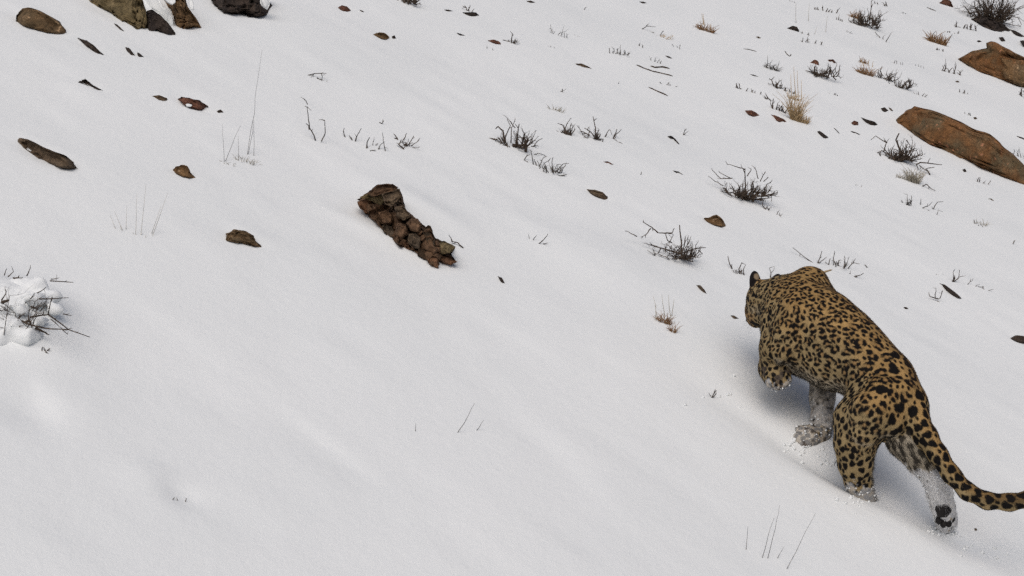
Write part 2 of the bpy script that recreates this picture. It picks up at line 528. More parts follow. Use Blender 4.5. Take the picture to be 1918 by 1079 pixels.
part(p, 'snow_cap', [(303, -14), (305, -2), (312, 5), (322, 9), (329, 4), (328, -8), (320, -18)], 'snow', 3, 5, depth=hit(330, 52) - 0.015)
part(p, 'snow_cap', [(352, -6), (353, 6), (357, 17), (363, 18), (362, 4), (358, -10)], 'snow', 3, 6, depth=hit(340, 52) - 0.01)
o = rock('snow_tongue', 'tongue of snow lying in the gap between the dark slab and rusty boulder',
     [(274, 8), (276, 18), (290, 20), (303, 30), (318, 44), (325, 50), (324, 36), (317, 20), (304, 12), (298, -8), (285, -18), (274, -8)], 'snow', 4, 7, 'snow', None, 0.0, rough=0.4)
p = rock('boulder', 'blackish brown blocky rock with a flat foot at the top edge, right of the outcrop',
     [(388, -22), (394, 0), (400, 17), (411, 19), (418, 28), (430, 30), (440, 26), (450, 29), (480, 29), (504, 28), (509, 10), (507, -22), (450, -32)], 'dark', 5, 8, 'rock', GB, blocky=.5, rough=1.0, smooth=False)
part(p, 'snow_cap', [(487, -12), (488, 8), (494, 15), (501, 17), (506, 8), (506, -10)], 'snow', 3, 9, depth=hit(480, 29) - 0.03, rough=2)
rock('boulder', 'long rusty brown slab sloping down to the right, behind the twisted shrub',
     [(1674, 226), (1690, 212), (1710, 197), (1742, 205), (1770, 215), (1800, 228), (1825, 242), (1850, 250), (1868, 263), (1880, 275), (1900, 289), (1912, 300), (1928, 318), (1932, 348), (1905, 343), (1880, 334), (1850, 323), (1815, 306), (1805, 300), (1780, 289), (1760, 278), (1735, 271), (1722, 262), (1708, 254), (1698, 244), (1686, 240)], 'slab', 5, 10, 'rock', GB, 0.35, flat=0.36, blocky=.22, rough=.45, ncell=40)
p = rock('boulder', 'big brown boulder with a knobbed top at the right edge, above the long slab',
     [(1792, 111), (1805, 104), (1820, 95), (1838, 92), (1848, 90), (1847, 81), (1856, 78), (1868, 80), (1885, 90), (1905, 101), (1920, 108), (1962, 114), (1966, 168), (1910, 164), (1890, 156), (1865, 148), (1840, 138), (1815, 125)], 'slab', 5, 11, 'rock', GB, 0.35, flat=0.38, blocky=.3, rough=.5, ncell=30)
part(p, 'rock_ledge', [(1872, 108), (1890, 106), (1912, 112), (1940, 118), (1944, 160), (1910, 160), (1886, 148), (1874, 138), (1880, 122)], 'brown', 4, 12, depth=hit(1880, 152) - 0.02)

# the broken outcrop in the middle ----------------------------------------------------------
d_out = 0.5 * (hit(680, 392) + hit(815, 500))
oc = empty('rock_outcrop', gnd(750, 470)); oc.name = 'rock_outcrop'
tag(oc, 'broken brown outcrop of many small angular stones, slanting across the middle of the slope', 'rock')
core_polys = [[(666, 373), (685, 363), (706, 348), (735, 346), (748, 354), (754, 372), (764, 398), (745, 420), (722, 432), (700, 414), (682, 400), (670, 388)],
              [(722, 400), (765, 398), (784, 412), (800, 425), (808, 450), (800, 470), (785, 477), (765, 464), (742, 458), (724, 438)],
              [(770, 440), (806, 426), (816, 446), (832, 454), (850, 462), (842, 478), (826, 489), (819, 502), (803, 494), (786, 480), (768, 462)],
              [(815, 455), (846, 459), (854, 464), (845, 476), (856, 490), (842, 494), (824, 489), (812, 475)]]
for i, q in enumerate(core_polys):
    part(oc, 'rock_core', q, 'outcrop', 5, 20 + i, False, rough=1.1, front=.024, blocky=.8, thick=1.3, ncell=34)
foot_oc = lambda x: hit(x, np.interp(x, [668, 715, 766, 820, 856], [392, 430, 466, 502, 494]))
big_st = [([(688, 362), (706, 346), (722, 344), (736, 345), (747, 351), (738, 358), (716, 362), (700, 368)], 'outcrop', .030),
          ([(673, 370), (688, 362), (702, 368), (716, 365), (722, 378), (712, 384), (698, 377)], 'olive', .034),
          ([(714, 363), (738, 357), (749, 353), (753, 368), (746, 378), (733, 387), (720, 380)], 'grey', .030),
          ([(668, 377), (684, 373), (697, 376), (707, 388), (698, 399), (685, 399), (673, 389)], 'rustst', .026),
          ([(764, 437), (779, 434), (790, 446), (786, 465), (772, 463), (762, 452)], 'grey', .026),
          ([(791, 434), (797, 425), (802, 421), (807, 423), (814, 446), (815, 463), (806, 462), (797, 447)], 'grey', .022),
          ([(813, 453), (830, 451), (846, 457), (854, 463), (843, 474), (826, 475), (815, 467)], 'olive', .018),
          ([(808, 479), (820, 481), (822, 501), (818, 505), (806, 496), (800, 489)], 'rustst', .026),
          ([(824, 477), (839, 482), (857, 490), (843, 496), (827, 491)], 'rustst', .020),
          ([(744, 417), (760, 421), (766, 436), (752, 449), (738, 441)], 'outcrop', .024),
          ([(738, 389), (753, 384), (764, 397), (769, 406), (756, 413), (743, 403)], 'grey', .024),
          ([(770, 407), (783, 410), (791, 422), (785, 436), (769, 431), (761, 418)], 'outcrop', .024),
          ([(750, 453), (765, 455), (768, 468), (752, 464)], 'rustst', .024),
          ([(708, 398), (724, 394), (738, 404), (732, 420), (714, 418)], 'outcrop', .022),
          ([(716, 422), (734, 424), (742, 444), (730, 446), (718, 434)], 'grey', .022),
          ([(783, 466), (798, 466), (806, 480), (794, 486), (782, 478)], 'deepbrown', .022)]
for i, (q, mm, fr) in enumerate(big_st):
    cx = float(np.mean(q, 0)[0])
    part(oc, 'stone', q, mm, 4, 40 + i, False, depth=foot_oc(cx), front=fr, thick=1.1, flat=.38, blocky=.5, rough=1.4, ncell=9)

# stones -------------------------------------------------------------------------------------
STONES = [
 ('thin dark blade of rock just below the rounded boulder with lichen', 'dark', [(145, 71), (163, 76), (175, 84), (186, 95), (197, 103), (188, 103), (172, 95), (158, 84)]),
 ('tiny dark rock sliver against the foot of the olive boulder', 'dark', [(212, 43), (220, 46), (230, 56), (237, 61), (228, 58), (220, 52)]),
 ('small black stone with snow on its right, below the top outcrop', 'dark', [(234, 88), (243, 90), (250, 100), (256, 107), (246, 104), (236, 96)]),
 ('little dark wedge of stone touching the right of a small black stone', 'dark', [(257, 97), (263, 101), (270, 107), (258, 108)]),
 ('dark bent sliver of rock alone in the snow, left of the reddish stones', 'dark', [(145, 155), (160, 147), (165, 152), (175, 160), (193, 169), (190, 173), (178, 167), (160, 158)]),
 ('flat small brown stone left of the larger red brown one with snow on it', 'grey', [(283, 180), (298, 178), (313, 184), (312, 191), (299, 188)]),
 ('red brown stone with a lump of snow on it, upper left slope', 'red', [(332, 186), (340, 181), (355, 184), (372, 188), (389, 198), (388, 206), (375, 208), (355, 202), (340, 195)]),
 ('tiny black stone right of the red brown stone with snow on it', 'dark', [(406, 208), (413, 205), (420, 211), (408, 212)]),
 ('long narrow brown rock like a log near the left edge', 'grey', [(35, 265), (40, 260), (50, 260), (66, 267), (82, 276), (100, 283), (122, 290), (138, 302), (147, 315), (142, 320), (120, 317), (95, 309), (74, 299), (54, 285), (40, 273)]),
 ('small brown cone shaped stone, below the tall grass on the left', 'brown', [(323, 320), (330, 312), (341, 308), (352, 312), (358, 325), (368, 333), (362, 337), (345, 333), (330, 327)]),
 ('lumpy brown rock in a snow hollow, left of the broken outcrop', 'brown', [(421, 451), (427, 436), (440, 429), (460, 431), (475, 442), (480, 453), (493, 463), (480, 462), (460, 457), (440, 454)]),
 ('tiny dark stone in open snow, right of the broken outcrop', 'dark', [(932, 517), (940, 520), (946, 531), (938, 529)]),
 ('flat brown stone with a dark crack, below and right of the black shrub', 'grey', [(1098, 354), (1115, 356), (1130, 360), (1140, 370), (1137, 374), (1120, 371), (1105, 363)]),
 ('tiny flat red brown stone above the cracked flat stone', 'red', [(1129, 303), (1138, 302), (1151, 309), (1140, 310)]),
 ('dark brown stone with a ragged top beside a lone short twig', 'dark', [(1250, 255), (1258, 254), (1266, 261), (1274, 271), (1262, 268), (1252, 260)]),
 ('tiny dark sliver of stone left of the round bushy shrub', 'dark', [(1259, 319), (1270, 321), (1280, 327), (1272, 328)]),
 ('brown triangular stone between the two bushy dark shrubs', 'brown', [(1317, 407), (1326, 408), (1343, 401), (1353, 410), (1361, 424), (1352, 426), (1335, 421), (1322, 418)]),
 ('small brown splinter of stone up and left of the leopard ear', 'grey', [(1303, 534), (1312, 534), (1320, 543), (1325, 553), (1315, 549)]),
 ('tiny brown stone just left of the leopard face', 'grey', [(1367, 591), (1375, 591), (1385, 597), (1375, 599)]),
 ('leaf shaped red brown stone left of the tall blond grass', 'red', [(1395, 207), (1408, 206), (1415, 210), (1423, 217), (1410, 218), (1400, 214)]),
 ('thin reddish stone touching the foot of the tall blond grass', 'red', [(1442, 214), (1455, 217), (1468, 223), (1473, 228), (1465, 230), (1450, 225)]),
 ('blackish bar shaped stone down and right of the tall blond grass', 'dark', [(1530, 247), (1536, 245), (1545, 252), (1553, 258), (1546, 261), (1536, 255)]),
 ('tiny dark red stone, left of three left of the long slab', 'red', [(1594, 230), (1600, 226), (1607, 228), (1608, 235), (1598, 235)]),
 ('narrow purple black stone left of the tip of the long slab', 'dark', [(1611, 219), (1625, 224), (1638, 228), (1645, 233), (1635, 235), (1622, 230)]),
 ('thin dark stone sliver lowest of those left of the long slab', 'dark', [(1592, 245), (1601, 247), (1614, 253), (1603, 253)]),
 ('small black stone just above and left of the long slab tip', 'dark', [(1650, 203), (1657, 201), (1665, 208), (1658, 211), (1652, 209)]),
 ('thin grey stone chip touching a small black stone near the slab tip', 'grey', [(1663, 200), (1669, 203), (1675, 210), (1668, 209)]),
 ('dark sliver of rock at the right edge above the long slab end', 'dark', [(1902, 254), (1914, 257), (1926, 263), (1914, 262)]),
 ('dark stone cut by the right edge, beside the leopard back', 'dark', [(1891, 633), (1903, 628), (1925, 630), (1932, 641), (1912, 644), (1899, 639)]),
 ('long black sliver of rock among sprigs right of the leopard', 'dark', [(1758, 530), (1770, 533), (1782, 542), (1795, 552), (1803, 560), (1790, 558), (1774, 546)]),
 ('red stone near the top edge, right of the blocky black rock', 'red', [(632, 14), (640, 10), (650, 12), (658, 20), (650, 22), (640, 20)]),
 ('tiny dark stone right of the red stone at the top edge', 'dark', [(673, 18), (679, 20), (683, 23), (676, 22)]),
 ('brown stone with dark left end, below the top edge centre left', 'brown', [(697, 65), (710, 60), (722, 62), (730, 70), (728, 73), (715, 73)]),
 ('tiny black pebble right of the brown stone with dark left end', 'dark', [(734, 68), (739, 66), (742, 72), (735, 73)]),
 ('dark flat stone with a tuft of twigs on its back, top centre', 'dark', [(863, 23), (880, 23), (892, 23), (898, 30), (886, 33), (875, 29)]),
 ('tiny dark stone left of the flat stone with twigs on its back', 'dark', [(831, 18), (840, 18), (849, 21), (838, 22)]),
 ('tiny dark stone between the top centre flat stone and the red lens stone', 'dark', [(854, 61), (862, 63), (873, 67), (861, 67)]),
 ('dark red lens shaped stone with a short twig below it', 'red', [(912, 76), (925, 74), (934, 77), (940, 83), (928, 82)]),
 ('tiny dark stone touching the top edge near the middle', 'dark', [(984, 2), (994, 1), (1004, 5), (993, 6)]),
 ('brown spindle shaped stone alone right of the top middle', 'grey', [(1076, 119), (1090, 119), (1103, 125), (1110, 130), (1096, 128), (1085, 124)]),
 ('tiny flat dark stone touching the top edge right of centre', 'dark', [(1196, 3), (1205, 3), (1213, 6), (1203, 7)]),
 ('tiny dark stone above the sticks in the upper middle', 'dark', [(1245, 104), (1252, 105), (1261, 110), (1252, 109)]),
 ('dark triangular stone with thin grass standing over it, upper right', 'dark', [(1473, 54), (1484, 48), (1493, 50), (1498, 60), (1486, 58)]),
 ('small red stone balanced above the left stem of a snowy shrub', 'red', [(1517, 118), (1526, 111), (1533, 115), (1535, 123), (1524, 119)]),
 ('small dark red stone right of the red stone over the snowy shrub', 'red', [(1549, 112), (1561, 111), (1567, 118), (1558, 119)]),
 ('thin dark sliver of stone below the grey grass tuft, upper right', 'dark', [(1404, 139), (1412, 140), (1422, 144), (1412, 143)]),
 ('dark purple brown stone touching the top edge by the large bare shrub', 'red', [(1758, 6), (1771, -4), (1780, 1), (1787, 14), (1775, 11)]),
 ('long dark earth bank under the large bare shrub in the top right', 'dark', [(1820, 37), (1836, 30), (1850, 32), (1866, 39), (1882, 46), (1893, 57), (1868, 59), (1846, 52)]),
 ('dark crumbling stone at the right edge, trailing from the earth bank', 'dark', [(1889, 54), (1900, 57), (1912, 63), (1922, 70), (1908, 70), (1897, 63)]),
 ('small bluish black stone above the big knobbed boulder', 'dark', [(1871, 70), (1878, 69), (1884, 77), (1875, 78)]),
 ('tiny dark pebble left of the knob of the big boulder', 'dark', [(1829, 77), (1834, 75), (1839, 78), (1833, 80)]),
 ('dark stone cut by the right edge above the big knobbed boulder', 'dark', [(1910, 76), (1920, 75), (1930, 90), (1918, 91)]),
 ('tiny pebble below the left tip of the big knobbed boulder', 'grey', [(1789, 152), (1794, 151), (1798, 154), (1792, 155)]),
 ('tiny dark stone left of the grass blades over the triangular stone', 'grey', [(1415, 69), (1421, 68), (1426, 72), (1418, 73)]),
 ('tiny dark stone right of the leopard shoulder in open snow', 'dark', [(1692, 575), (1698, 575), (1702, 579), (1695, 579)]),
 ('small grey stone right of the black sliver, near the right edge', 'grey', [(1850, 372), (1857, 372), (1863, 377), (1855, 376)]),
 ('tiny dark pebble above the long slab middle', 'grey', [(1823, 220), (1828, 219), (1831, 223), (1825, 224)]),
 ('small dark stone in the snow below the long slab', 'dark', [(1803, 317), (1808, 316), (1811, 322), (1805, 323)]),
 ('tiny pebble in the snow beyond the trailing hind paw', 'grey', [(1825, 990), (1829, 989), (1831, 994), (1826, 995)]),
]
for i, (lab, mm, q) in enumerate(STONES):
    q = np.asarray(q, float)
    sz = max(np.ptp(q[:, 0]), np.ptp(q[:, 1]))
    o = rock('stone', lab, q, mm, 4 if sz > 45 else 3, 200 + i, 'stone', GS, 0.25 if sz > 60 else 0.0, rough=1.5, blocky=.5 if sz > 20 else 0, smooth=False, flat=.5)
    if lab.startswith('red brown stone with a lump'): snowy_stone = o
part(snowy_stone, 'snow_cap', [(347, 195), (352, 194), (360, 196), (358, 200), (350, 200)], 'snow', 2, 5, depth=hit(360, 206) - 0.01)

BUMPS.extend(BUMPS_LATER)

# snow sheet ---------------------------------------------------------------------------------
def axis(a, b, st, lo, hi, grow):
    mid = np.arange(a, b + st / 2, st)
    up, s, v = [], st, mid[-1]
    while v < hi: s *= grow; v += s; up.append(v)
    dn, s, v = [], st, mid[0]
    while v > lo: s *= grow; v -= s; dn.append(v)
    return np.array(dn[::-1] + list(mid) + up)
gx = axis(-2.2, 2.6, 0.022, -320, 420, 1.035)
gy = axis(3.4, 7.6, 0.020, -60, 520, 1.03)
GX, GY = np.meshgrid(gx, gy, indexing='xy')
GZ = H(GX, GY)
nx, ny = len(gx), len(gy)
V = np.stack([GX.ravel(), GY.ravel(), GZ.ravel()], -1)
ii = np.arange(ny * nx).reshape(ny, nx)
Fq = np.stack([ii[:-1, :-1].ravel(), ii[:-1, 1:].ravel(), ii[1:, 1:].ravel(), ii[1:, :-1].ravel()], -1)
gr = mesh_obj('snow_slope', V, Fq, M['snow'])
tag(gr, 'smooth grey white snow covering the steep hillside', 'snow', kind='structure')
print('terrain', nx * ny)

# snow kicked loose round the paws
mb = MB(); rs = np.random.default_rng(77)
V0, F0 = ico(1)
for (x, y, n, sp) in ((1505, 842, 26, 22), (1550, 868, 14, 16), (1605, 938, 22, 20), (1772, 992, 30, 18), (1840, 1035, 14, 30), (1345, 745, 8, 30)):
    for _ in range(n):
        px, py = x + rs.normal() * sp, y + rs.normal() * sp * .45
        g = gnd(px, py); r = rs.uniform(.003, .011)
        mb.add(V0 * r * rs.uniform(.6, 1.3, (len(V0), 1)) + g + [0, 0, r * .3], F0)
o = mb.obj('snow_crumbs', M['snow'], gr); o['kind'] = 'stuff'

# ------------------------------------------------------------------ twigs, shrubs and grass
def stroke3d(pts, d0, rs, tilt=0.35, sub=3):
    """photograph polyline -> 3D polyline that leaves its base depth by a random slant"""
    P = np.asarray(pts, float)
    t = np.linspace(0, len(P) - 1, (len(P) - 1) * sub + 1)
    Q = np.stack([np.interp(t, np.arange(len(P)), P[:, 0]), np.interp(t, np.arange(len(P)), P[:, 1])], -1)
    L = np.concatenate([[0], np.cumsum(np.hypot(*np.diff(Q, axis=0).T))])
    m = d0 / FPX
    Q = Q + rs.normal(size=Q.shape) * 0.35 * (L > 0)[:, None]
    d = d0 + rs.uniform(-tilt, tilt) * L * m
    return at(Q[:, 0], Q[:, 1], d), L * m

def add_stroke(mb, pts, d0, w, rs, tilt=0.35, taper=0.45, sides=5):
    P, L = stroke3d(pts, d0, rs, tilt)
    R = 0.5 * w * d0 / FPX * (1 - (1 - taper) * L / L[-1])
    mb.add(*tube(P, R, sides))
    return P

def twig_walk(p, dirv, length, r, rs, mb, depth=2, kink=0.5, nseg=4, fork=0.8):
    """a kinked woody twig with side twigs"""
    P = [np.array(p, float)]; D = np.array(dirv, float); D /= np.linalg.norm(D)
    sl = length / nseg
    for k in range(nseg):
        D = D + rs.normal(size=3) * kink * 0.5; D[2] += 0.08
        D /= np.linalg.norm(D)
        P.append(P[-1] + D * sl)
    R = r * np.linspace(1, 0.5, len(P))
    mb.add(*tube(P, R, 4))
    if depth > 0:
        for k in range(1, len(P)):
            if rs.uniform() < fork:
                side = D + rs.normal(size=3) * 0.9; side[2] += 0.25
                twig_walk(P[k], side, length * rs.uniform(.3, .55), R[k] * .75, rs, mb, depth - 1, kink, 3, fork)
    return P

def shrub(label, strokes, w, seed, mat='bark', cat='shrub', name='dwarf_shrub', base=None, own=False, extra=None, twig_mat=None, group='dwarf shrubs on the slope', tilt=0.35, snow=None, pname='branch'):
    """strokes: photograph polylines, each from its root outwards, one branch part each"""
    rs = np.random.default_rng(seed)
    if base is None:
        base = max((s[0] for s in strokes), key=lambda q: q[1])
    d0 = hit(*base)
    root = empty(name, at(base[0], base[1], d0))
    loc = np.array(root.location)
    tag(root, label, cat, group)
    for k, s in enumerate(strokes):
        ww = w
        if isinstance(s[-1], (int, float)): ww = s[-1]; s = s[:-1]
        d = hit(*s[0]) if own else d0
        mb = MB()
        if own:      # root goes under the snow
            s = [(s[0][0] - 0.1 * (s[1][0] - s[0][0]), s[0][1] + 4)] + list(s)
        P = add_stroke(mb, s, d, ww, rs, tilt)
        if len(s) >= 2 and ww > 1.4:   # short side spurs
            for _ in range(rs.integers(1, 3)):
                k2 = rs.integers(1, len(P))
                v = P[k2] - P[k2 - 1]; v = v / (np.linalg.norm(v) + 1e-9) + rs.normal(size=3) * 0.8
                twig_walk(P[k2], v, rs.uniform(5, 11) * d / FPX, 0.3 * ww * d / FPX, rs, mb, 0, 0.6, 2)
        mesh_obj(pname, np.array(mb.V) - loc, mb.F, M[mat], root)
    if extra:       # tangle: (n stems, height px, spread px, twig width px[, depth])
        for e in (extra if isinstance(extra, list) else [extra]):
            n, hp, sp, tw, bx, by, upw = e
            mb = MB(); d = hit(bx, by) if own else d0; m = d / FPX
            for k in range(n):
                ox = rs.uniform(-1, 1) * sp
                p0 = at(bx + ox, by + 2 - (0 if not own else 0), d + rs.uniform(-.6, .6) * sp * m)
                dv = np.array([rs.normal() * .7 + ox / sp * .7, rs.normal() * .6, upw + rs.uniform(-.3, .5)])
                twig_walk(p0, dv, hp * m * rs.uniform(.5, 1.0), 0.5 * tw * m, rs, mb, 2, 0.55, 4)
            t = mesh_obj('twigs', np.array(mb.V) - loc, mb.F, M[twig_mat or mat], root)
            t['kind'] = 'stuff'
    if snow:
        m = d0 / FPX
        S = [(at(bx, by, d0 + dz + .07), r * m) for bx, by, r, dz in snow]
        A = np.array([p for p, r in S])
        l0, l1 = A.min(0) - .2, A.max(0) + .2
        hs = 0.009; ns = np.ceil((l1 - l0) / hs).astype(int)
        g = np.stack(np.meshgrid(*[l0[k] + hs * np.arange(ns[k]) for k in range(3)], indexing='ij'), -1)
        Fs = np.full(ns, .5)
        for p, r in S:
            q = (g - p) * np.array([.8, .8, 1.25])
            Fs = smin(Fs, np.linalg.norm(q, axis=-1) - r * .92, .016)
        Fs += .020 * fbm(g[..., 0] * 14, g[..., 1] * 14, g[..., 2] * 14, 5, 3)
        V, Fq = surface_nets(Fs, l0, hs)
        mesh_obj('snow_cap', V - loc, Fq, M['snow'], root)
    return root

def sprig(label, box, n, w, seed, mat='bark', drop=None, fork=0.5, up=1.0, name='twig_sprig', cat='twigs', group='sprigs poking through the snow'):
    """short twigs rooted along a line that runs through the box: from its left foot to its right foot"""
    x0, y0, x1, y1 = box
    rs = np.random.default_rng(seed)
    if drop is None: drop = 0.45
    hh = (y1 - y0)
    yl = y1 - drop * hh * 0.9
    root = empty(name, gnd((x0 + x1) / 2, (yl + y1) / 2)); loc = np.array(root.location)
    tag(root, label, cat, group)
    tops = hh * (1 - drop * 0.6)
    for k in range(n):
        f = (k + rs.uniform(.25, .75)) / n
        bx, by = x0 + f * (x1 - x0), yl + f * (y1 - yl)
        d = hit(bx, by); m = d / FPX
        mb = MB()
        p0 = at(bx, by + 3, d)
        L = tops * m * rs.uniform(.55, 1.05) * up
        dv = np.array([rs.normal() * .55, rs.normal() * .4, 1.0])
        P = twig_walk(p0, dv, L, 0.5 * w * m, rs, mb, 1, 0.45, 3, fork)
        mesh_obj('twig', np.array(mb.V) - loc, mb.F, M[mat], root)
    return root

def stick(label, pts, w, seed, mat='bark', own=True, name='fallen_stick'):
    rs = np.random.default_rng(seed)
    P = []
    for (x, y) in pts:
        P.append(at(x, y, hit(x, y)) + np.array([0, 0, 0.15 * w * 0.004]))
    P = np.array(P)
    t = np.linspace(0, len(P) - 1, (len(P) - 1) * 3 + 1)
    P = np.stack([np.interp(t, np.arange(len(P)), P[:, k]) for k in range(3)], -1)
    d = hit(*pts[0])
    R = 0.5 * w * d / FPX * (0.75 + 0.5 * rs.uniform(size=len(P))); R[0] *= .4; R[-1] *= .4
    V, F = tube(P, R, 6)
    o = mesh_obj(name, V, F, M[mat], None, True, P[len(P) // 2])
    return tag(o, label, 'stick', 'fallen sticks on the snow')

def grass(label, blades, w, seed, mat='paleg', tuft=None, tuft_mat=None, name='grass_tuft', group='dry grass in the snow'):
    """blades: photograph polylines from root to tip; tuft: (n, x, y, half width, height, splay) short dense blades"""
    rs = np.random.default_rng(seed)
    if blades:
        b0 = max((b[0] for b in blades), key=lambda q: q[1])
    else:
        t0 = tuft[0] if isinstance(tuft, list) else tuft
        b0 = (t0[1], t0[2])
    root = empty(name, gnd(*b0)); loc = np.array(root.location)
    tag(root, label, 'grass', group)
    for b in blades:
        d = hit(*b[0]); mb = MB()
        b = [(b[0][0], b[0][1] + 3)] + list(b)
        add_stroke(mb, b, d, w, rs, 0.15, 0.35, 4)
        mesh_obj('blade', np.array(mb.V) - loc, mb.F, M[mat], root)
    for tf in ([] if not tuft else (tuft if isinstance(tuft, list) else [tuft])):
        n, x, y, hw, hp, spl = tf[:6]
        mb = MB()
        hx = [hit(x + o * hw, y + 0.3 * o * hw) for o in (-1, 0, 1)]
        for k in range(n):
            ox = rs.uniform(-1, 1)
            bx, by = x + ox * hw, y + 0.3 * ox * hw
            d = np.interp(ox, [-1, 0, 1], hx) + rs.uniform(-.5, .5) * hw * 0.003; m = d / FPX
            p0 = at(bx, by + 2, d)
            dv = np.array([rs.normal() * spl + ox * spl, rs.normal() * spl, 1.0]); dv /= np.linalg.norm(dv)
            L = hp * m * rs.uniform(.35, 1.05)
            c = np.array([rs.normal() * .25, rs.normal() * .25, -rs.uniform(0, .35)])
            s = np.linspace(0, 1, 4)[:, None]
            P = p0 + dv * L * s + c * L * s * s
            mb.add(*tube(P, 0.5 * w * m * np.linspace(1.0, .3, 4), 3))
        o = mesh_obj('blades', np.array(mb.V) - loc, mb.F, M[tuft_mat or mat], root); o['kind'] = 'stuff'
    return root

# --- the snow laden bush at the left edge
lb = shrub('snow laden bare bush with black twigs at the left edge',
      [[(56, 594), (90, 589), 4], [(90, 589), (97, 555), 2.5], [(90, 589), (128, 617), (168, 632), 3], [(38, 600), (55, 608), (95, 616), (128, 617), 4],
       [(73, 560), (120, 558), 3], [(94, 526), (137, 529), 2.6], [(95, 523), (112, 521), 2], [(58, 574), (71, 580), 4], [(118, 588), (135, 591), 2.2],
       [(15, 612), (43, 610), 3], [(22, 626), (42, 622), 5], [(66, 614), (86, 624), 6], [(50, 517), (57, 502), 2.5], [(15, 518), (25, 509), 2.5], [(8, 516), (13, 503), 2],
       [(25, 521), (37, 520), 4], [(69, 549), (85, 540), 2.4], [(57, 560), (63, 552), 2.4], [(-6, 647), (14, 643), 4], [(-8, 637), (7, 632), 5], [(84, 661), (94, 652), 4],
       [(3, 562), (12, 548), 3], [(4, 566), (16, 562), 8], [(22, 605), (47, 587), 3], [(48, 604), (55, 600), (60, 612), 6], [(24, 606), (34, 598), 4], [(115, 616), (127, 626), 2], [(95, 598), (118, 617), 2]],
      3, 300, own=False, base=(60, 640), name='snowy_bush', tilt=0.5,
      extra=[(12, 90, 45, 2.0, 15, 625, .6), (8, 50, 40, 1.6, 40, 580, .3)],
      snow=[(8, 545, 24, .10), (38, 556, 22, .08), (68, 566, 18, .04), (6, 584, 22, .0), (40, 584, 17, -.02), (12, 622, 22, -.06), (48, 632, 19, -.06), (78, 598, 13, -.02), (84, 560, 16, .10), (62, 536, 20, .14), (30, 528, 18, .16),
            (-6, 642, 20, -.1), (68, 640, 15, .02), (100, 574, 9, .06), (-30, 600, 40, .0), (-22, 552, 36, .1), (88, 625, 12, .05), (24, 604, 13, -.06)])

# --- shrubs with traced main branches
shrub('dark many stemmed shrub with a long branch reaching left, upper centre',
      [[(945, 280), (937, 262), (932, 258), 5], [(932, 262), (908, 257), (890, 256), 3], [(945, 268), (942, 245), (933, 238), 5], [(945, 262), (955, 235), (950, 222), 2.4],
       [(957, 268), (958, 240), (964, 228), 2.4], [(968, 270), (970, 244), (972, 232), 3.4], [(985, 285), (985, 270), (990, 262), 6], [(960, 272), (985, 272), 7], [(970, 258), (990, 258), 2],
       [(965, 240), (950, 221), 2]], 3, 310, extra=[(19, 34, 22, 2.6, 965, 276, .8)])
shrub('row of thin upright grey twigs fanning out below the dark many stemmed shrub',
      [[(988, 304), (982, 300), (988, 290), 3], [(999, 308), (996, 290), (994, 281), 2.4], [(1005, 310), (1000, 298), 2.4], [(1010, 312), (1018, 296), (1022, 293), 2.4], [(1024, 318), (1020, 305), (1030, 300), 2.2],
       [(1034, 322), (1034, 304), (1036, 294), 2.4], [(1036, 322), (1044, 308), 2.2], [(1040, 324), (1055, 307), (1066, 306), 2.2], [(1045, 325), (1055, 313), 2.4], [(1048, 330), (1062, 327), 3], [(1012, 314), (1006, 300), 2],
       [(1000, 290), (1008, 287), (1020, 291), 2], [(1000, 274), (1006, 264), (1016, 259), 2.4], [(995, 275), (1004, 272), 3.4]], 2.2, 311, own=True, mat='greybark', extra=(12, 20, 26, 1.8, 1030, 322, 1.0))
shrub('clump of dark gnarled twigs, left of the fan with one tall twig',
      [[(1062, 252), (1055, 236), (1050, 232), 3.4], [(1068, 254), (1068, 240), (1070, 231), 2.6], [(1058, 242), (1062, 232), (1068, 222), 2], [(1052, 250), (1040, 245), 3], [(1056, 246), (1070, 254), 5]], 3, 312, extra=(9, 20, 10, 2.2, 1060, 250, .7))
shrub('low fan of dark twigs with one tall straight twig in the middle',
      [[(1118, 262), (1115, 240), (1111, 219), 3], [(1118, 262), (1105, 246), (1095, 240), 3], [(1105, 254), (1090, 246), 3], [(1092, 252), (1080, 235), 1.8], [(1120, 262), (1130, 260), 3], [(1112, 256), (1122, 244), 1.8]], 2.5, 313, extra=(12, 18, 16, 2.0, 1108, 258, .8))
shrub('two forked twigs right of the low fan with the tall twig',
      [[(1133, 256), (1142, 242), (1147, 254), 1.8], [(1148, 260), (1156, 242), 2.8], [(1150, 256), (1164, 242), 2], [(1158, 266), (1166, 270), 2.4]], 2, 314, own=True, extra=None)
shrub('round bushy dark shrub with spreading antler like twigs, right of centre',
      [[(1396, 362), (1396, 340), (1395, 316), 3.4], [(1395, 318), (1380, 312), (1363, 308), 2.2], [(1372, 334), (1350, 335), (1340, 325), (1333, 316), 2.2], [(1368, 334), (1352, 326), (1345, 320), 1.8],
       [(1355, 348), (1340, 340), (1327, 330), 1.8], [(1420, 335), (1417, 322), (1414, 313), 2], [(1424, 340), (1430, 328), (1434, 322), 2], [(1430, 340), (1440, 332), 2], [(1400, 330), (1407, 318), 2.4],
       [(1430, 366), (1445, 364), (1457, 360), 3], [(1445, 365), (1452, 358), 2], [(1410, 378), (1415, 365), (1422, 355), 5], [(1432, 356), (1436, 345), (1444, 342), 2.6]],
      3, 315, base=(1400, 376), extra=[(42, 32, 30, 2.8, 1398, 366, .3), (25, 24, 18, 3.4, 1402, 372, .3)])
shrub('little sprigs trailing right below the round bushy shrub', [[(1434, 392), (1428, 385), 3], [(1440, 394), (1436, 386), 2], [(1455, 402), (1457, 396), 1.8], [(1460, 405), (1460, 398), 1.8]], 2, 316, own=True)
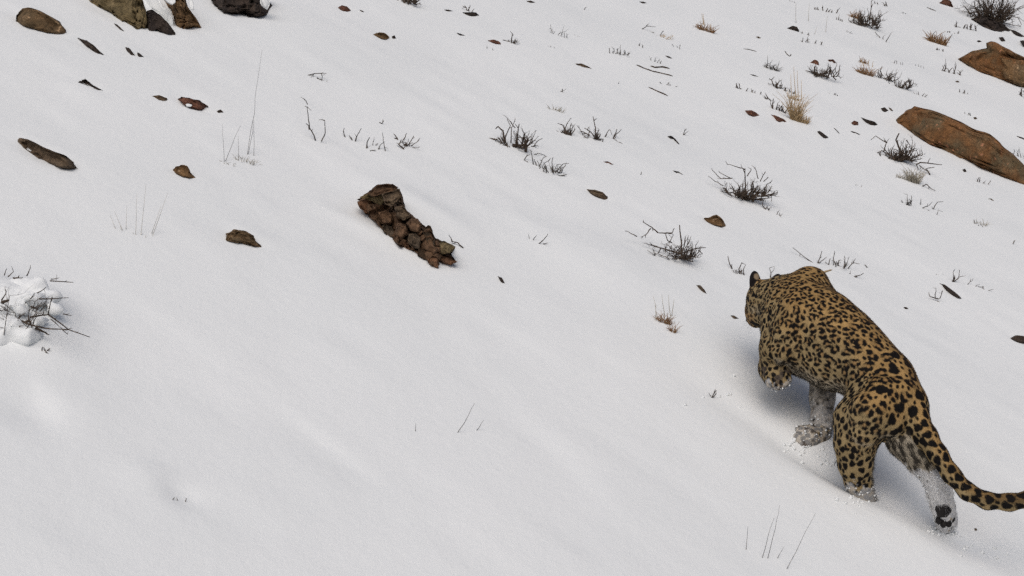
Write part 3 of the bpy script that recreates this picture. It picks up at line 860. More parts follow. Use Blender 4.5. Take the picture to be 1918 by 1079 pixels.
shrub('open dark shrub with antler branches and a tall central twig, left above the leopard',
      [[(1276, 484), (1276, 455), (1273, 421), 4], [(1276, 476), (1255, 470), (1235, 464), (1226, 462), 4], [(1232, 463), (1215, 458), 3], [(1258, 455), (1250, 450), (1246, 437), 2.6], [(1258, 437), (1245, 437), (1232, 436), 3.4],
       [(1232, 436), (1220, 425), (1212, 421), (1204, 415), 2.8], [(1219, 428), (1210, 440), (1200, 444), 2.4], [(1193, 443), (1184, 438), (1174, 433), 2.2], [(1258, 437), (1264, 428), 2], [(1253, 456), (1261, 440), 2],
       [(1280, 474), (1300, 466), (1322, 464), 3], [(1308, 468), (1316, 475), (1307, 479), 2], [(1238, 464), (1230, 480), (1222, 484), 2.4], [(1276, 484), (1298, 490), 3.6], [(1262, 487), (1245, 487), (1232, 482), 3.2], [(1226, 490), (1217, 484), 2],
       [(1282, 458), (1284, 442), 2], [(1288, 458), (1293, 446), 2]],
      3, 317, base=(1272, 488), extra=[(28, 42, 30, 2.3, 1265, 484, .55), (11, 30, 20, 1.6, 1290, 482, .9)])
shrub('twisted dark shrub growing under the left tip of the long slab',
      [[(1690, 303), (1685, 280), (1678, 262), (1684, 250), 5], [(1686, 300), (1665, 290), (1652, 282), (1636, 290), 3], [(1655, 285), (1660, 268), (1640, 254), (1632, 262), 2.4], [(1662, 268), (1656, 262), 2], [(1690, 290), (1702, 300), (1718, 302), 3.6],
       [(1692, 300), (1700, 284), (1712, 278), 2.4], [(1680, 302), (1668, 296), 4], [(1640, 292), (1636, 296), 3], [(1698, 262), (1704, 272), 2.4]],
      3, 318, base=(1688, 303), extra=[(30, 34, 15, 2.8, 1688, 298, .35), (22, 24, 20, 2.8, 1672, 299, .15)])
shrub('kinked twigs reaching right, just below the twisted shrub',
      [[(1716, 308), (1724, 304), (1764, 309), 3], [(1738, 305), (1742, 297), 1.8], [(1742, 328), (1735, 316), (1750, 313), 2.6], [(1716, 308), (1720, 318), 2], [(1722, 310), (1732, 318), (1740, 322), 2]], 2.4, 319)
shrub('large bare shrub with arching twigs cut by the top edge, top right',
      [[(1850, 40), (1840, 20), (1815, 14), 2.2], [(1852, 38), (1846, 15), (1840, -6), 2.4], [(1856, 38), (1858, 10), (1868, -10), 2.8], [(1862, 38), (1876, 20), (1890, 8), 2.4], [(1858, 36), (1870, 8), (1885, -8), 2.2], [(1845, 36), (1828, 22), (1812, 28), 2],
       [(1866, 40), (1886, 22), (1900, 10), 1.8], [(1852, 34), (1835, 6), (1822, -4), 2]], 2.4, 320, base=(1856, 42), extra=[(56, 58, 22, 2.0, 1856, 40, 1.0), (28, 46, 36, 1.6, 1856, 36, 1.2), (19, 20, 26, 2.4, 1850, 44, .4)])
shrub('snow dusted shrub with a straight vertical twig, upper right',
      [[(1630, 38), (1631, 20), (1632, 3), 2.4], [(1622, 40), (1616, 26), 2], [(1637, 42), (1646, 36), 2.2], [(1630, 55), (1640, 44), 2], [(1612, 48), (1612, 36), 4]], 2.2, 321, base=(1628, 52), extra=[(30, 26, 20, 2.2, 1620, 46, .7), (11, 20, 14, 1.8, 1634, 52, .7)])
shrub('snow dusted low shrub below two small red stones, upper right',
      [[(1526, 140), (1526, 125), 4], [(1528, 138), (1545, 143), (1553, 145), 5], [(1524, 136), (1508, 132), 2.6], [(1556, 140), (1568, 122), 1.8], [(1560, 142), (1565, 150), 3], [(1545, 138), (1552, 124), 2]], 2.2, 322, base=(1540, 146), extra=[(25, 24, 20, 2.0, 1548, 142, .7)])
shrub('sloping row of snow dusted shrub twigs right of the orange grass tuft',
      [[(1652, 142), (1648, 132), (1652, 126), 3], [(1658, 148), (1670, 140), (1678, 138), 2.4], [(1685, 165), (1690, 150), 2], [(1700, 168), (1710, 158), 2], [(1668, 152), (1672, 160), 4], [(1688, 164), (1696, 169), 3]], 2.2, 323, own=True, extra=[(14, 22, 12, 2.0, 1660, 150, .8), (16, 24, 14, 2.0, 1686, 164, .8)])
shrub('dark low shrub left of the top of the tall blond grass', [[(1450, 162), (1446, 152), (1440, 147), 3], [(1452, 162), (1462, 167), 6], [(1455, 160), (1460, 152), 2]], 2.4, 324, extra=(11, 16, 10, 2, 1455, 164, .7))
shrub('black shrub cut by the top edge left of centre', [[(758, 6), (752, -4), 5], [(764, 7), (774, -4), 5], [(770, 3), (780, 0), 3], [(746, 1), (738, -6), 3]], 3, 325, extra=(22, 18, 14, 2.6, 762, 5, .8))
shrub('tuft of dark twigs on the back of the top centre flat stone', [[(876, 22), (873, 14), (866, 12), 2.4], [(878, 21), (878, 13), 3], [(884, 23), (886, 19), 2]], 2, 326)
shrub('small dark sprig right of the red lens shaped stone', [[(958, 80), (958, 70), (961, 64), 2.6], [(954, 79), (944, 75), (940, 75), 2], [(960, 80), (966, 74), 2], [(962, 81), (966, 79), 2]], 2, 327, extra=(8, 12, 6, 1.6, 958, 80, .8))
shrub('grey twigs with straw below them behind the leopard shoulder',
      [[(1522, 492), (1505, 480), (1485, 464), 2], [(1532, 493), (1535, 485), (1540, 470), 2.4], [(1534, 493), (1548, 482), 2], [(1552, 496), (1555, 484), 2.4], [(1566, 498), (1561, 485), (1563, 474), 2.4], [(1571, 499), (1566, 490), 3],
       [(1580, 503), (1583, 484), 2.4], [(1588, 503), (1598, 492), (1610, 494), 2], [(1598, 494), (1602, 484), 1.8], [(1600, 519), (1618, 512), 2.4], [(1592, 513), (1580, 511), 1.8], [(1626, 502), (1620, 496), 2]], 2, 328, own=True, extra=(11, 16, 34, 1.6, 1560, 498, 1.0), twig_mat='greybark')
shrub('dark upright sprigs just left of the leopard ear',
      [[(1371, 504), (1367, 494), (1363, 480), 2.8], [(1386, 512), (1384, 504), (1390, 492), 2.8], [(1394, 516), (1392, 504), 2.6], [(1383, 510), (1376, 506), 2]], 2.4, 329, own=True, extra=(8, 16, 10, 1.6, 1384, 512, 1))
shrub('single small twig standing behind the leopard neck', [[(1443, 520), (1444, 510), (1441, 502), 2], [(1444, 511), (1449, 506), 1.5]], 1.8, 330)
shrub('hooked dark sprig left of the long black sliver right of the leopard',
      [[(1758, 560), (1742, 556), (1739, 547), 2.4], [(1752, 558), (1753, 540), 1.8], [(1760, 560), (1766, 544), 1.8], [(1755, 564), (1760, 567), 4]], 2.2, 331)
shrub('small three pronged sprig above the long black sliver', [[(1786, 528), (1786, 510), 2], [(1787, 528), (1796, 520), (1797, 509), 2], [(1784, 528), (1788, 522), 4], [(1797, 519), (1803, 517), 1.5]], 2, 332)
shrub('low twig with a hooked end right of the long black sliver', [[(1806, 541), (1830, 541), (1842, 540), 2.6], [(1842, 542), (1850, 548), (1853, 543), 2], [(1808, 540), (1816, 528), 2], [(1826, 540), (1829, 534), 1.8], [(1842, 540), (1841, 536), 2.4], [(1802, 542), (1801, 538), 1.8]], 2, 333)
shrub('thin sprigs in a row below the pale grass by the twisted shrub',
      [[(1700, 384), (1699, 364), 1.6], [(1706, 382), (1708, 366), 1.8], [(1724, 384), (1725, 372), 1.8], [(1728, 390), (1741, 384), 2.2], [(1748, 392), (1756, 378), (1766, 378), 2], [(1755, 402), (1758, 394), 1.6], [(1738, 394), (1750, 400), 1.4]], 1.8, 334, own=True, mat='greybark', extra=(7, 14, 8, 1.4, 1702, 384, 1.0))
shrub('squiggly fallen twig right of the pale grass by the twisted shrub', [[(1727, 349), (1736, 345), (1743, 353), (1752, 357), 2.2]], 2, 335)
shrub('tiny leaf like sprig in open snow left of the raised paw', [[(1333, 745), (1337, 738), (1340, 729), 2.4], [(1332, 742), (1327, 736), 1.6], [(1336, 744), (1342, 737), 2]], 2, 336)
shrub('pair of dry jointed stalks standing on the upper left slope',
      [[(591, 263), (586, 250), (580, 240), (577, 220), (575, 201), (571, 199), 2.6], [(576, 196), (571, 186), (564, 182), 1.6], [(602, 265), (609, 250), (608, 226), 2.4], [(608, 226), (603, 224), 2.6], [(580, 242), (578, 239), 5], [(575, 200), (583, 207), 1.4]], 2, 337, own=False, base=(592, 264), mat='greybark', name='dry_stalks', cat='plant')
shrub('three separate short twigs, left of the arc of twigs, upper left of centre', [[(646, 257), (643, 246), (645, 240), 2.4], [(660, 263), (654, 254), 3], [(665, 265), (670, 252), (677, 241), 2.4]], 2, 338, own=True, mat='greybark')
shrub('arc of short grey twigs between the three twigs and the dark sprig', [[(686, 278), (688, 266), (692, 257), 3], [(698, 272), (699, 264), 1.8], [(708, 280), (714, 270), 2.4], [(722, 283), (718, 262), (716, 248), 2], [(704, 272), (708, 268), 1.8], [(695, 282), (704, 281), 2.6]], 2, 339, own=True, mat='greybark')
shrub('spiky dark sprig right of the arc of short grey twigs', [[(745, 262), (740, 254), 3.4], [(756, 262), (760, 255), 3], [(765, 272), (776, 254), 2.4], [(770, 274), (786, 262), 2], [(772, 276), (784, 277), 1.8], [(755, 279), (746, 270), 4], [(756, 278), (764, 266), 1.8]], 2.2, 340, own=True, extra=(11, 14, 14, 1.6, 762, 272, .8))
shrub('pair of small grey sprigs alone right of the broken outcrop', [[(998, 450), (1001, 444), 2], [(1010, 456), (1018, 450), (1027, 438), 2.2], [(1018, 457), (1026, 455), 2.2], [(992, 448), (990, 438), 1.2]], 1.8, 341, own=True, mat='greybark')
shrub('hooked dark root stub at the right end of the broken outcrop', [[(868, 465), (858, 455), (846, 452), 3], [(847, 453), (845, 446), 3]], 3, 342)
shrub('short forked twig beside the dark ragged stone right of centre', [[(1280, 252), (1284, 241), 1.8], [(1280, 253), (1286, 248), 1.8]], 1.8, 343)
shrub('dark kinked branch alone in the snow above the tall twig fan', [[(1052, 172), (1046, 173), (1040, 170), 2.4], [(1053, 172), (1060, 177), (1067, 181), 2.6], [(1052, 172), (1054, 166), 2]], 2.2, 344)
shrub('dry forked branch over reddish litter, upper middle', [[(1225, 62), (1205, 58), (1190, 57), (1173, 54), 2.4], [(1196, 57), (1207, 52), (1213, 48), 2.4], [(1212, 49), (1228, 50), 1.4], [(1236, 66), (1243, 58), 1.6], [(1182, 55), (1184, 51), 1.5]], 2, 345, mat='greybark', extra=(22, 12, 26, 1.0, 1230, 70, .3), twig_mat='straw')
shrub('row of stubby upright sprigs like a comb, upper middle', [[(1142, 100), (1141, 90), 2], [(1150, 98), (1150, 90), 1.8], [(1156, 100), (1157, 91), 2], [(1163, 102), (1162, 91), 1.8], [(1168, 103), (1170, 94), 1.6], [(1176, 105), (1178, 97), 1.4]], 1.8, 346, own=True, mat='greybark', extra=(11, 8, 18, 1.4, 1158, 101, 1.0))
shrub('bent dry stalk arching over the snow, upper left', [[(570, 147), (578, 141), (590, 138), (612, 137), 2.4], [(587, 139), (586, 143), 2], [(602, 138), (604, 145), 1.6], [(594, 146), (602, 151), 3], [(602, 150), (616, 154), 1.8]], 2.2, 347, mat='greybark', name='dry_stalks', cat='plant')
shrub('tiny branching sprig beside the grey arc of twigs top', [[(711, 229), (714, 232), 2.2], [(715, 232), (719, 225), 2]], 2, 348)

# --- procedural sprigs
for k, a in enumerate([
 ('short spiky sprigs leading the row left of the tall blond grass', (1376, 152, 1398, 171), 5, 2.2),
 ('second clump of spiky sprigs in the row towards the tall blond grass', (1404, 162, 1426, 177), 5, 2.2),
 ('third clump of sprigs in the row, just above the leaf shaped stone', (1426, 172, 1450, 190), 6, 2.4),
 ('bushy dark sprigs ending the row beside the tall blond grass', (1446, 188, 1474, 214), 8, 2.6),
 ('dark sprigs over the blond grass top, right of the dark low shrub', (1466, 160, 1490, 176), 5, 2.2),
 ('small V shaped sprig right of the tall blond grass', (1553, 168, 1572, 180), 4, 1.8),
 ('line of dark sprigs near the top edge, left of the vertical twig shrub', (1526, 8, 1566, 25), 9, 2.6),
 ('small dark sprig below the end of the line of dark sprigs', (1563, 28, 1580, 41), 4, 2.2),
 ('thin bent sprig right below the line of dark sprigs', (1586, 48, 1598, 66), 2, 1.6),
 ('sprigs sheltering under the dark triangular stone', (1500, 56, 1516, 66), 4, 1.8),
 ('low twigs trailing down right of the dark triangular stone', (1498, 68, 1540, 84), 7, 1.8),
 ('tangled dark sprigs left of the large bare shrub', (1786, 38, 1830, 58), 10, 2.4),
 ('low twigs below the tangled sprigs by the large bare shrub', (1770, 54, 1800, 64), 5, 2.0),
 ('dark little sprig below the brown grass tuft, upper right', (1752, 86, 1770, 98), 5, 2.2),
 ('snow dusted sprigs touching the left tip of the big knobbed boulder', (1760, 116, 1802, 142), 10, 2.2),
 ('sprigs trailing off below the sloping row of shrub twigs', (1716, 168, 1732, 182), 4, 1.8),
 ('small purplish sprig below the left tip of the big knobbed boulder', (1796, 164, 1816, 178), 5, 2.0),
 ('small grey sprig in open snow above the sloping shrub row', (1667, 108, 1694, 122), 5, 1.4),
 ('faint sprig right of the sloping shrub row', (1716, 118, 1730, 128), 4, 1.2),
 ('tiny dark sprig between the vertical twig shrub and brown grass tuft', (1686, 18, 1696, 27), 3, 1.6),
 ('small upright sprig left of the row of sloping shrub twigs top', (1648, 54, 1660, 80), 3, 1.8),
 ('twig stubs beside the vertical twig at the top edge', (1638, -2, 1666, 13), 5, 2.4),
 ('grey sprigs in the snow below the long slab', (1826, 328, 1852, 346), 5, 1.8),
 ('small sprig above the long slab near its middle', (1806, 206, 1822, 218), 4, 1.4),
 ('faint grey sprigs in open snow below the long slab end', (1822, 404, 1848, 428), 5, 1.0),
 ('thin bare sprigs at the right edge over the long slab end', (1896, 272, 1926, 300), 6, 1.4),
 ('sprig at the foot of the big knobbed boulder by the right edge', (1906, 160, 1922, 186), 4, 2.2),
 ('faint upright sprig in the snow, top middle', (1030, 46, 1064, 72), 6, 1.2),
 ('tiny sprig right of the faint upright sprig, top middle', (1078, 62, 1088, 70), 3, 1.6),
 ('tiny sprigs below the faint upright sprig, top middle', (1020, 80, 1040, 90), 4, 1.2),
 ('single short twig near the top edge right of centre', (1087, 8, 1096, 19), 1, 2.0),
 ('short hooked sprig right of the comb like row', (1196, 78, 1206, 90), 2, 2.0),
 ('small sprigs above the knobbed stick, upper middle', (1220, 104, 1240, 120), 5, 1.4),
 ('small sprigs between the two long sticks', (1238, 150, 1264, 162), 5, 1.6),
 ('tiny sprig right of the reddish litter branch', (1262, 78, 1274, 93), 3, 1.4),
 ('single twig stub in open snow left of the lower long stick', (1150, 148, 1162, 158), 1, 1.6),
 ('two short twigs below the red lens shaped stone', (908, 82, 928, 95), 2, 1.6),
 ('tiny grey sprigs under the round bushy shrub on its lower left', (1596, 340, 1614, 350), 4, 1.2),
 ('tiny sprigs left of the three pronged sprig, right of the leopard', (1744, 508, 1774, 516), 3, 1.4),
 ('short twig alone near the right edge above the leopard', (1888, 440, 1900, 459), 1, 1.8),
 ('single short twig in open snow left of the round bushy shrub', (1190, 312, 1202, 328), 1, 2.0),
 ('tiny dark twig tip in a snow dimple near the lower left', (318, 926, 352, 940), 3, 2.0),
 ('dark twigs of a buried sprig beside the ragged foot of the snow laden bush', (78, 646, 96, 664), 3, 2.6),
 ('tiny sprig in open snow near the top right of centre', (1478, -4, 1490, 6), 3, 1.4),
]):
    sprig(a[0], a[1], a[2], a[3], 400 + k, mat='bark' if a[3] > 1.7 else 'greybark')

# --- sticks lying on the snow
stick('longest dark stick lying on the snow, upper middle', [(1192, 122), (1205, 128), (1222, 134), (1240, 138), (1260, 143)], 3.0, 500)
stick('straight dark stick lowest of the three sticks, upper middle', [(1215, 164), (1230, 171), (1251, 180)], 3.0, 501)
stick('short knobbed stick just above the longest dark stick', [(1218, 124), (1226, 127), (1240, 126), (1254, 129)], 3.6, 502)
stick('pale grey stick near the top edge left of the large bare shrub', [(1736, 14), (1744, 18), (1753, 21)], 2.6, 503, 'greybark')
stick('thin faint stick in the snow left of the grey grass tuft', [(1392, 92), (1402, 93), (1417, 97)], 2.0, 504, 'greybark')
stick('bent thin stick above the grey grass tuft', [(1470, 96), (1474, 102), (1479, 106), (1482, 102)], 2.0, 505, 'greybark')
stick('thin grey stick beside the blackish bar shaped stone', [(1562, 240), (1568, 246), (1572, 251)], 2.0, 506, 'greybark')
stick('thin straw coloured stick half buried behind the leopard shoulder', [(1533, 514), (1548, 509), (1558, 506)], 4.0, 507, 'straw')

# --- grass
grass('tall thin grass stalks with a faint tuft at their foot, left', [[(420, 303), (418, 260), (417, 232)], [(422, 302), (435, 270), (450, 235)], [(463, 290), (470, 240), (476, 215), (480, 170), (491, 92)], [(465, 288), (473, 250), (475, 218)], [(476, 292), (476, 225)], [(447, 300), (446, 255)]], 1.0, 600, 'greybark',
      [(41, 462, 303, 20, 18, .5), (19, 425, 306, 14, 10, .6)], 'paleg')
grass('thin pale grass blades leaning outward on the left slope', [[(216, 428), (206, 402)], [(236, 430), (238, 385)], [(254, 440), (256, 362)], [(264, 440), (274, 345)], [(284, 438), (302, 385)], [(286, 440), (314, 362)], [(230, 432), (214, 395)]], 1.0, 601, 'paleg', (16, 255, 438, 30, 12, .6))
grass('three thin separate grass stems in the middle foreground', [[(857, 810), (872, 788), (889, 755)], [(893, 806), (906, 787)], [(778, 808), (779, 793)]], 1.3, 602, 'greybark')
grass('thin bare grass blades in the snow below the leopard', [[(1398, 1030), (1401, 985)], [(1428, 1045), (1440, 1000), (1450, 968)], [(1438, 1046), (1452, 990), (1461, 946)], [(1474, 1066), (1500, 1015), (1527, 962)], [(1457, 1046), (1468, 1024)]], 1.1, 603, 'greybark')
grass('tan curled grass tuft with dead leaves left of the leopard', [[(1232, 598), (1224, 555)], [(1245, 592), (1240, 552)], [(1255, 592), (1252, 553)], [(1258, 592), (1263, 560)], [(1228, 600), (1229, 570)]], 1.5, 604, 'paleg', [(73, 1246, 604, 12, 24, .45), (28, 1261, 622, 5, 26, .35)], 'rust')
grass('tall blond grass clump standing in the upper right snow', [[(1482, 180), (1481, 140)], [(1490, 182), (1487, 125)], [(1495, 182), (1493, 132)], [(1500, 190), (1501, 150)], [(1478, 184), (1474, 172)]], 1.5, 605, 'straw',
      [(112, 1490, 226, 9, 62, .12), (96, 1498, 228, 14, 24, .45), (38, 1486, 186, 8, 16, .5)], 'straw')
grass('small rusty brown grass tuft near the top, right of centre', [[(1318, 46), (1314, 24)], [(1319, 46), (1317, 26)], [(1330, 50), (1332, 44)]], 1.5, 606, 'straw', [(96, 1322, 58, 13, 20, .45)], 'rust')
grass('orange brown grass tuft at the left end of the sloping shrub row', [[(1618, 124), (1612, 108)], [(1626, 124), (1627, 112)], [(1634, 126), (1636, 114)]], 1.5, 607, 'straw', [(96, 1622, 140, 12, 24, .35), (32, 1617, 118, 6, 16, .5)], 'rust')
grass('dark based brown grass tuft with a leaning twig, upper right', [[(1773, 80), (1784, 64)], [(1744, 74), (1752, 58)]], 2.0, 608, 'greybark', [(128, 1758, 82, 14, 26, .35)], 'rust')
grass('pale fan of grass with a reddish foot below the twisted shrub', [[(1722, 330), (1732, 322)]], 1.7, 609, 'paleg', [(96, 1712, 342, 8, 38, .35), (41, 1690, 334, 12, 14, .6)], 'paleg')
grass('grey dead grass tuft below the bent thin stick, upper right', [[(1438, 124), (1438, 104)], [(1440, 124), (1447, 112)], [(1456, 128), (1460, 114)]], 1.4, 610, 'greybark', [(57, 1446, 130, 12, 18, .5)], 'greybark')
grass('dry reddish grass at the left of the vertical twig shrub', [], 1.6, 611, 'rust', [(73, 1602, 34, 9, 18, .45)], 'rust')
grass('very thin tall grass blades rising over the dark triangular stone', [[(1491, 44), (1490, 4)], [(1514, 40), (1516, 6)], [(1546, 60), (1550, 30)], [(1525, 64), (1531, 50)]], 0.9, 612, 'paleg')
grass('faint pale grass tuft above the low fan with the tall twig', [], 1.0, 613, 'paleg', [(41, 1040, 206, 14, 14, .6)])
grass('faint pale grass at the edge of open snow, right of the long slab foot', [], 1.0, 614, 'paleg', [(28, 1836, 420, 12, 16, .6)])

# ------------------------------------------------------------------ the leopard
# skeleton as tapered capsules: (name, [(px, py, depth, radius), ...]) each chain runs in the direction the hair lies
CH = [
 ('trunk', [(1495, 585, 5.75, .168), (1528, 613, 5.66, .178), (1573, 648, 5.55, .170), (1622, 688, 5.42, .138), (1656, 737, 5.32, .137), (1682, 760, 5.25, .115)]),
 ('trunk', [(1478, 600, 5.70, .13), (1510, 652, 5.62, .125), (1558, 681, 5.52, .112), (1592, 694, 5.45, .095)]),
 ('trunk', [(1490, 556, 5.82, .095), (1516, 537, 5.80, .088), (1533, 556, 5.77, .068), (1564, 602, 5.66, .095)]),
 ('trunk', [(1552, 605, 5.60, .13), (1605, 657, 5.47, .126), (1660, 708, 5.35, .112), (1693, 751, 5.24, .086)]),
 ('mus', [(1500, 560, 5.66, .072), (1486, 590, 5.60, .085), (1474, 622, 5.57, .080)]),
 ('mus', [(1492, 640, 5.56, .060), (1470, 660, 5.56, .055)]),
 ('mus', [(1655, 742, 5.20, .085), (1632, 776, 5.16, .095), (1618, 806, 5.17, .07)]),
 ('mus', [(1683, 740, 5.20, .07), (1666, 790, 5.15, .066)]),
 ('neck', [(1438, 566, 5.93, .10), (1466, 568, 5.86, .126), (1500, 575, 5.78, .15)]),
 ('head', [(1417, 596, 6.00, .048), (1422, 584, 5.97, .066), (1437, 568, 5.93, .096)]),
 ('head', [(1420, 556, 5.95, .052), (1432, 552, 5.94, .072)]),
 ('head', [(1424, 590, 5.93, .052), (1436, 588, 5.90, .07)]),
 ('lf', [(1474, 606, 5.68, .125), (1457, 652, 5.62, .082), (1447, 690, 5.68, .062), (1453, 703, 5.64, .06)]),
 ('lfp', [(1447, 692, 5.66, .058), (1456, 708, 5.60, .055)]),
 ('lfp', [(1452, 700, 5.60, .04), (1444, 716, 5.57, .026)]), ('lfp', [(1454, 700, 5.59, .04), (1454, 719, 5.555, .027)]),
 ('lfp', [(1460, 700, 5.59, .04), (1464, 717, 5.555, .027)]), ('lfp', [(1464, 698, 5.60, .038), (1473, 711, 5.57, .025)]),
 ('rf', [(1534, 610, 5.84, .11), (1544, 690, 5.80, .075), (1540, 745, 5.74, .054), (1540, 790, 5.68, .049), (1530, 818, 5.66, .047)]),
 ('rfp', [(1536, 812, 5.66, .05), (1514, 822, 5.62, .052)]),
 ('rfp', [(1516, 812, 5.64, .04), (1500, 808, 5.63, .028)]), ('rfp', [(1514, 820, 5.61, .042), (1497, 822, 5.59, .030)]),
 ('rfp', [(1516, 828, 5.61, .042), (1503, 838, 5.58, .030)]), ('rfp', [(1530, 832, 5.64, .042), (1548, 852, 5.66, .030)]),
 ('lh', [(1640, 762, 5.27, .135), (1613, 790, 5.25, .114), (1602, 830, 5.24, .087), (1602, 868, 5.26, .071), (1607, 900, 5.30, .056), (1612, 922, 5.33, .050), (1622, 940, 5.36, .046)]),
 ('lhp', [(1610, 926, 5.34, .05), (1592, 936, 5.46, .045)]),
 ('rh', [(1690, 772, 5.24, .105), (1702, 822, 5.22, .088), (1728, 860, 5.19, .066), (1753, 893, 5.17, .052), (1760, 922, 5.18, .046), (1766, 948, 5.20, .047)]),
 ('rhp', [(1766, 948, 5.20, .049), (1771, 972, 5.24, .044)]),
 ('rhp', [(1768, 966, 5.235, .03), (1762, 984, 5.26, .022)]), ('rhp', [(1771, 970, 5.23, .03), (1770, 989, 5.25, .022)]), ('rhp', [(1776, 969, 5.235, .03), (1778, 987, 5.26, .022)]), ('rhp', [(1779, 963, 5.24, .028), (1785, 979, 5.27, .021)]),
 ('tail', [(1690, 752, 5.24, .085), (1712, 781, 5.18, .054), (1734, 816, 5.12, .044), (1756, 851, 5.07, .038), (1782, 889, 5.03, .0345), (1812, 921, 5.0, .033), (1848, 938, 4.98, .032), (1890, 941, 4.97, .032), (1930, 935, 4.96, .032), (1972, 914, 4.96, .034), (2005, 880, 4.97, .033), (2025, 840, 4.98, .028)]),
]
prims = []     # p0, r0, p1, r1, name
for nm, ch in CH:
    P = [at(a, b, d) for a, b, d, r in ch]
    for i in range(len(ch) - 1):
        prims.append((P[i], ch[i][3], P[i + 1], ch[i + 1][3], nm))
# ears: flattened discs (centre, axes, radii)
ears = []
hd = at(1417, 596, 6.0) - at(1438, 568, 5.93); hd /= np.linalg.norm(hd)
for (ex, ey, ed, tip) in ((1414, 529, 5.95, (1412, 510, 5.94)), (1456, 534, 6.02, (1458, 520, 6.03))):
    c, t = at(ex, ey, ed), at(*tip[:2], tip[2])
    up = t - c; up /= np.linalg.norm(up)
    fw = hd - up * (hd @ up); fw /= np.linalg.norm(fw)
    ears.append((c, np.stack([np.cross(up, fw), fw, up]), np.array([.040, .017, .058])))

allp = np.array([p[0] for p in prims] + [p[2] for p in prims])
lo, hi_ = allp.min(0) - 0.24, allp.max(0) + 0.24
h = 0.0065
n3 = np.ceil((hi_ - lo) / h).astype(int)
Fd = np.full(n3, 0.5, np.float32)
def rc_sdf(P, p0, r0, p1, r1):
    ba = p1 - p0; L2 = ba @ ba
    t = np.clip(((P - p0) @ ba) / L2, 0, 1)
    return np.linalg.norm(P - p0 - t[..., None] * ba, axis=-1) - (r0 + (r1 - r0) * t)
def region(c0, c1):
    a = np.clip(np.floor((c0 - lo) / h).astype(int), 0, n3 - 1); b = np.clip(np.ceil((c1 - lo) / h).astype(int) + 1, 1, n3)
    g = np.stack(np.meshgrid(*[lo[k] + h * np.arange(a[k], b[k]) for k in range(3)], indexing='ij'), -1)
    return (slice(a[0], b[0]), slice(a[1], b[1]), slice(a[2], b[2])), g
KB = dict(trunk=.035, neck=.035, head=.02, tail=.025, lf=.02, rf=.03, lh=.022, rh=.03, mus=.022)
for p0, r0, p1, r1, nm in prims:
    mg = max(r0, r1) + 0.12
    sl, g = region(np.minimum(p0, p1) - mg, np.maximum(p0, p1) + mg)
    Fd[sl] = smin(Fd[sl], rc_sdf(g, p0, r0, p1, r1).astype(np.float32), KB.get(nm, .014))
for c, A, rad in ears:
    sl, g = region(c - .11, c + .11)
    q = (g - c) @ A.T
    e = q / rad
    d = (np.linalg.norm(e, axis=-1) - 1) * rad.min()
    # hollow front of the ear
    e2 = (q - np.array([0, .018, .006])) / (rad * np.array([.78, .95, .78]))
    d = np.maximum(d, -(np.linalg.norm(e2, axis=-1) - 1) * rad.min())
    Fd[sl] = smin(Fd[sl], d.astype(np.float32), .012)
LV, LF = surface_nets(Fd, lo, h)
print('leopard', len(LV), len(LF))
# one subdivision so the coat pattern has room
import bmesh
me0 = bpy.data.meshes.new('tmp'); me0.from_pydata(LV.tolist(), [], LF.tolist())
bm = bmesh.new(); bm.from_mesh(me0)
bmesh.ops.smooth_vert(bm, verts=bm.verts, factor=0.5, use_axis_x=True, use_axis_y=True, use_axis_z=True)
bmesh.ops.subdivide_edges(bm, edges=bm.edges, cuts=1, use_grid_fill=True)
bmesh.ops.smooth_vert(bm, verts=bm.verts, factor=0.5, use_axis_x=True, use_axis_y=True, use_axis_z=True)
bm.to_mesh(me0); bm.free()
nv = len(me0.vertices)
LV = np.zeros(nv * 3); me0.vertices.foreach_get('co', LV); LV = LV.reshape(-1, 3)
LN = np.zeros(nv * 3); me0.vertices.foreach_get('normal', LN); LN = LN.reshape(-1, 3)
LF = [tuple(p.vertices) for p in me0.polygons]
bpy.data.meshes.remove(me0)

# nearest bone: region of the body, hair direction, place along the bone
best = np.full(nv, 9.0); reg = np.zeros(nv, int); tt = np.zeros(nv); FL = np.zeros((nv, 3)); wsum = np.zeros(nv)
chain_len = {}
for i, (p0, r0, p1, r1, nm) in enumerate(prims):
    ba = p1 - p0; t = np.clip(((LV - p0) @ ba) / (ba @ ba), 0, 1)
    d = np.linalg.norm(LV - p0 - t[:, None] * ba, axis=1) - (r0 + (r1 - r0) * t)
    m = d < best
    best[m] = d[m]; reg[m] = i; tt[m] = t[m]
    w = np.exp(-np.clip(d, 0, None) / 0.02)
    FL += w[:, None] * ba / np.linalg.norm(ba); wsum += w
FL -= LN * np.sum(FL * LN, 1)[:, None]
FL /= np.linalg.norm(FL, axis=1)[:, None] + 1e-6
rn = np.array([('trunk' if p[4] == 'mus' else p[4]) for p in prims])[reg]
isear = np.zeros(nv, bool); ear_h = np.zeros(nv); ear_f = np.zeros(nv)
for c, A, rad in ears:
    q = (LV - c) @ A.T
    e = np.linalg.norm(q / (rad * 1.18), axis=1)
    m = (e < 1) & (q[:, 2] > -.012)
    isear |= m; ear_h[m] = np.hypot((q[m, 2] / rad[2] - .52) / .30, q[m, 0] / rad[0] / .55); ear_f[m] = q[m, 1]
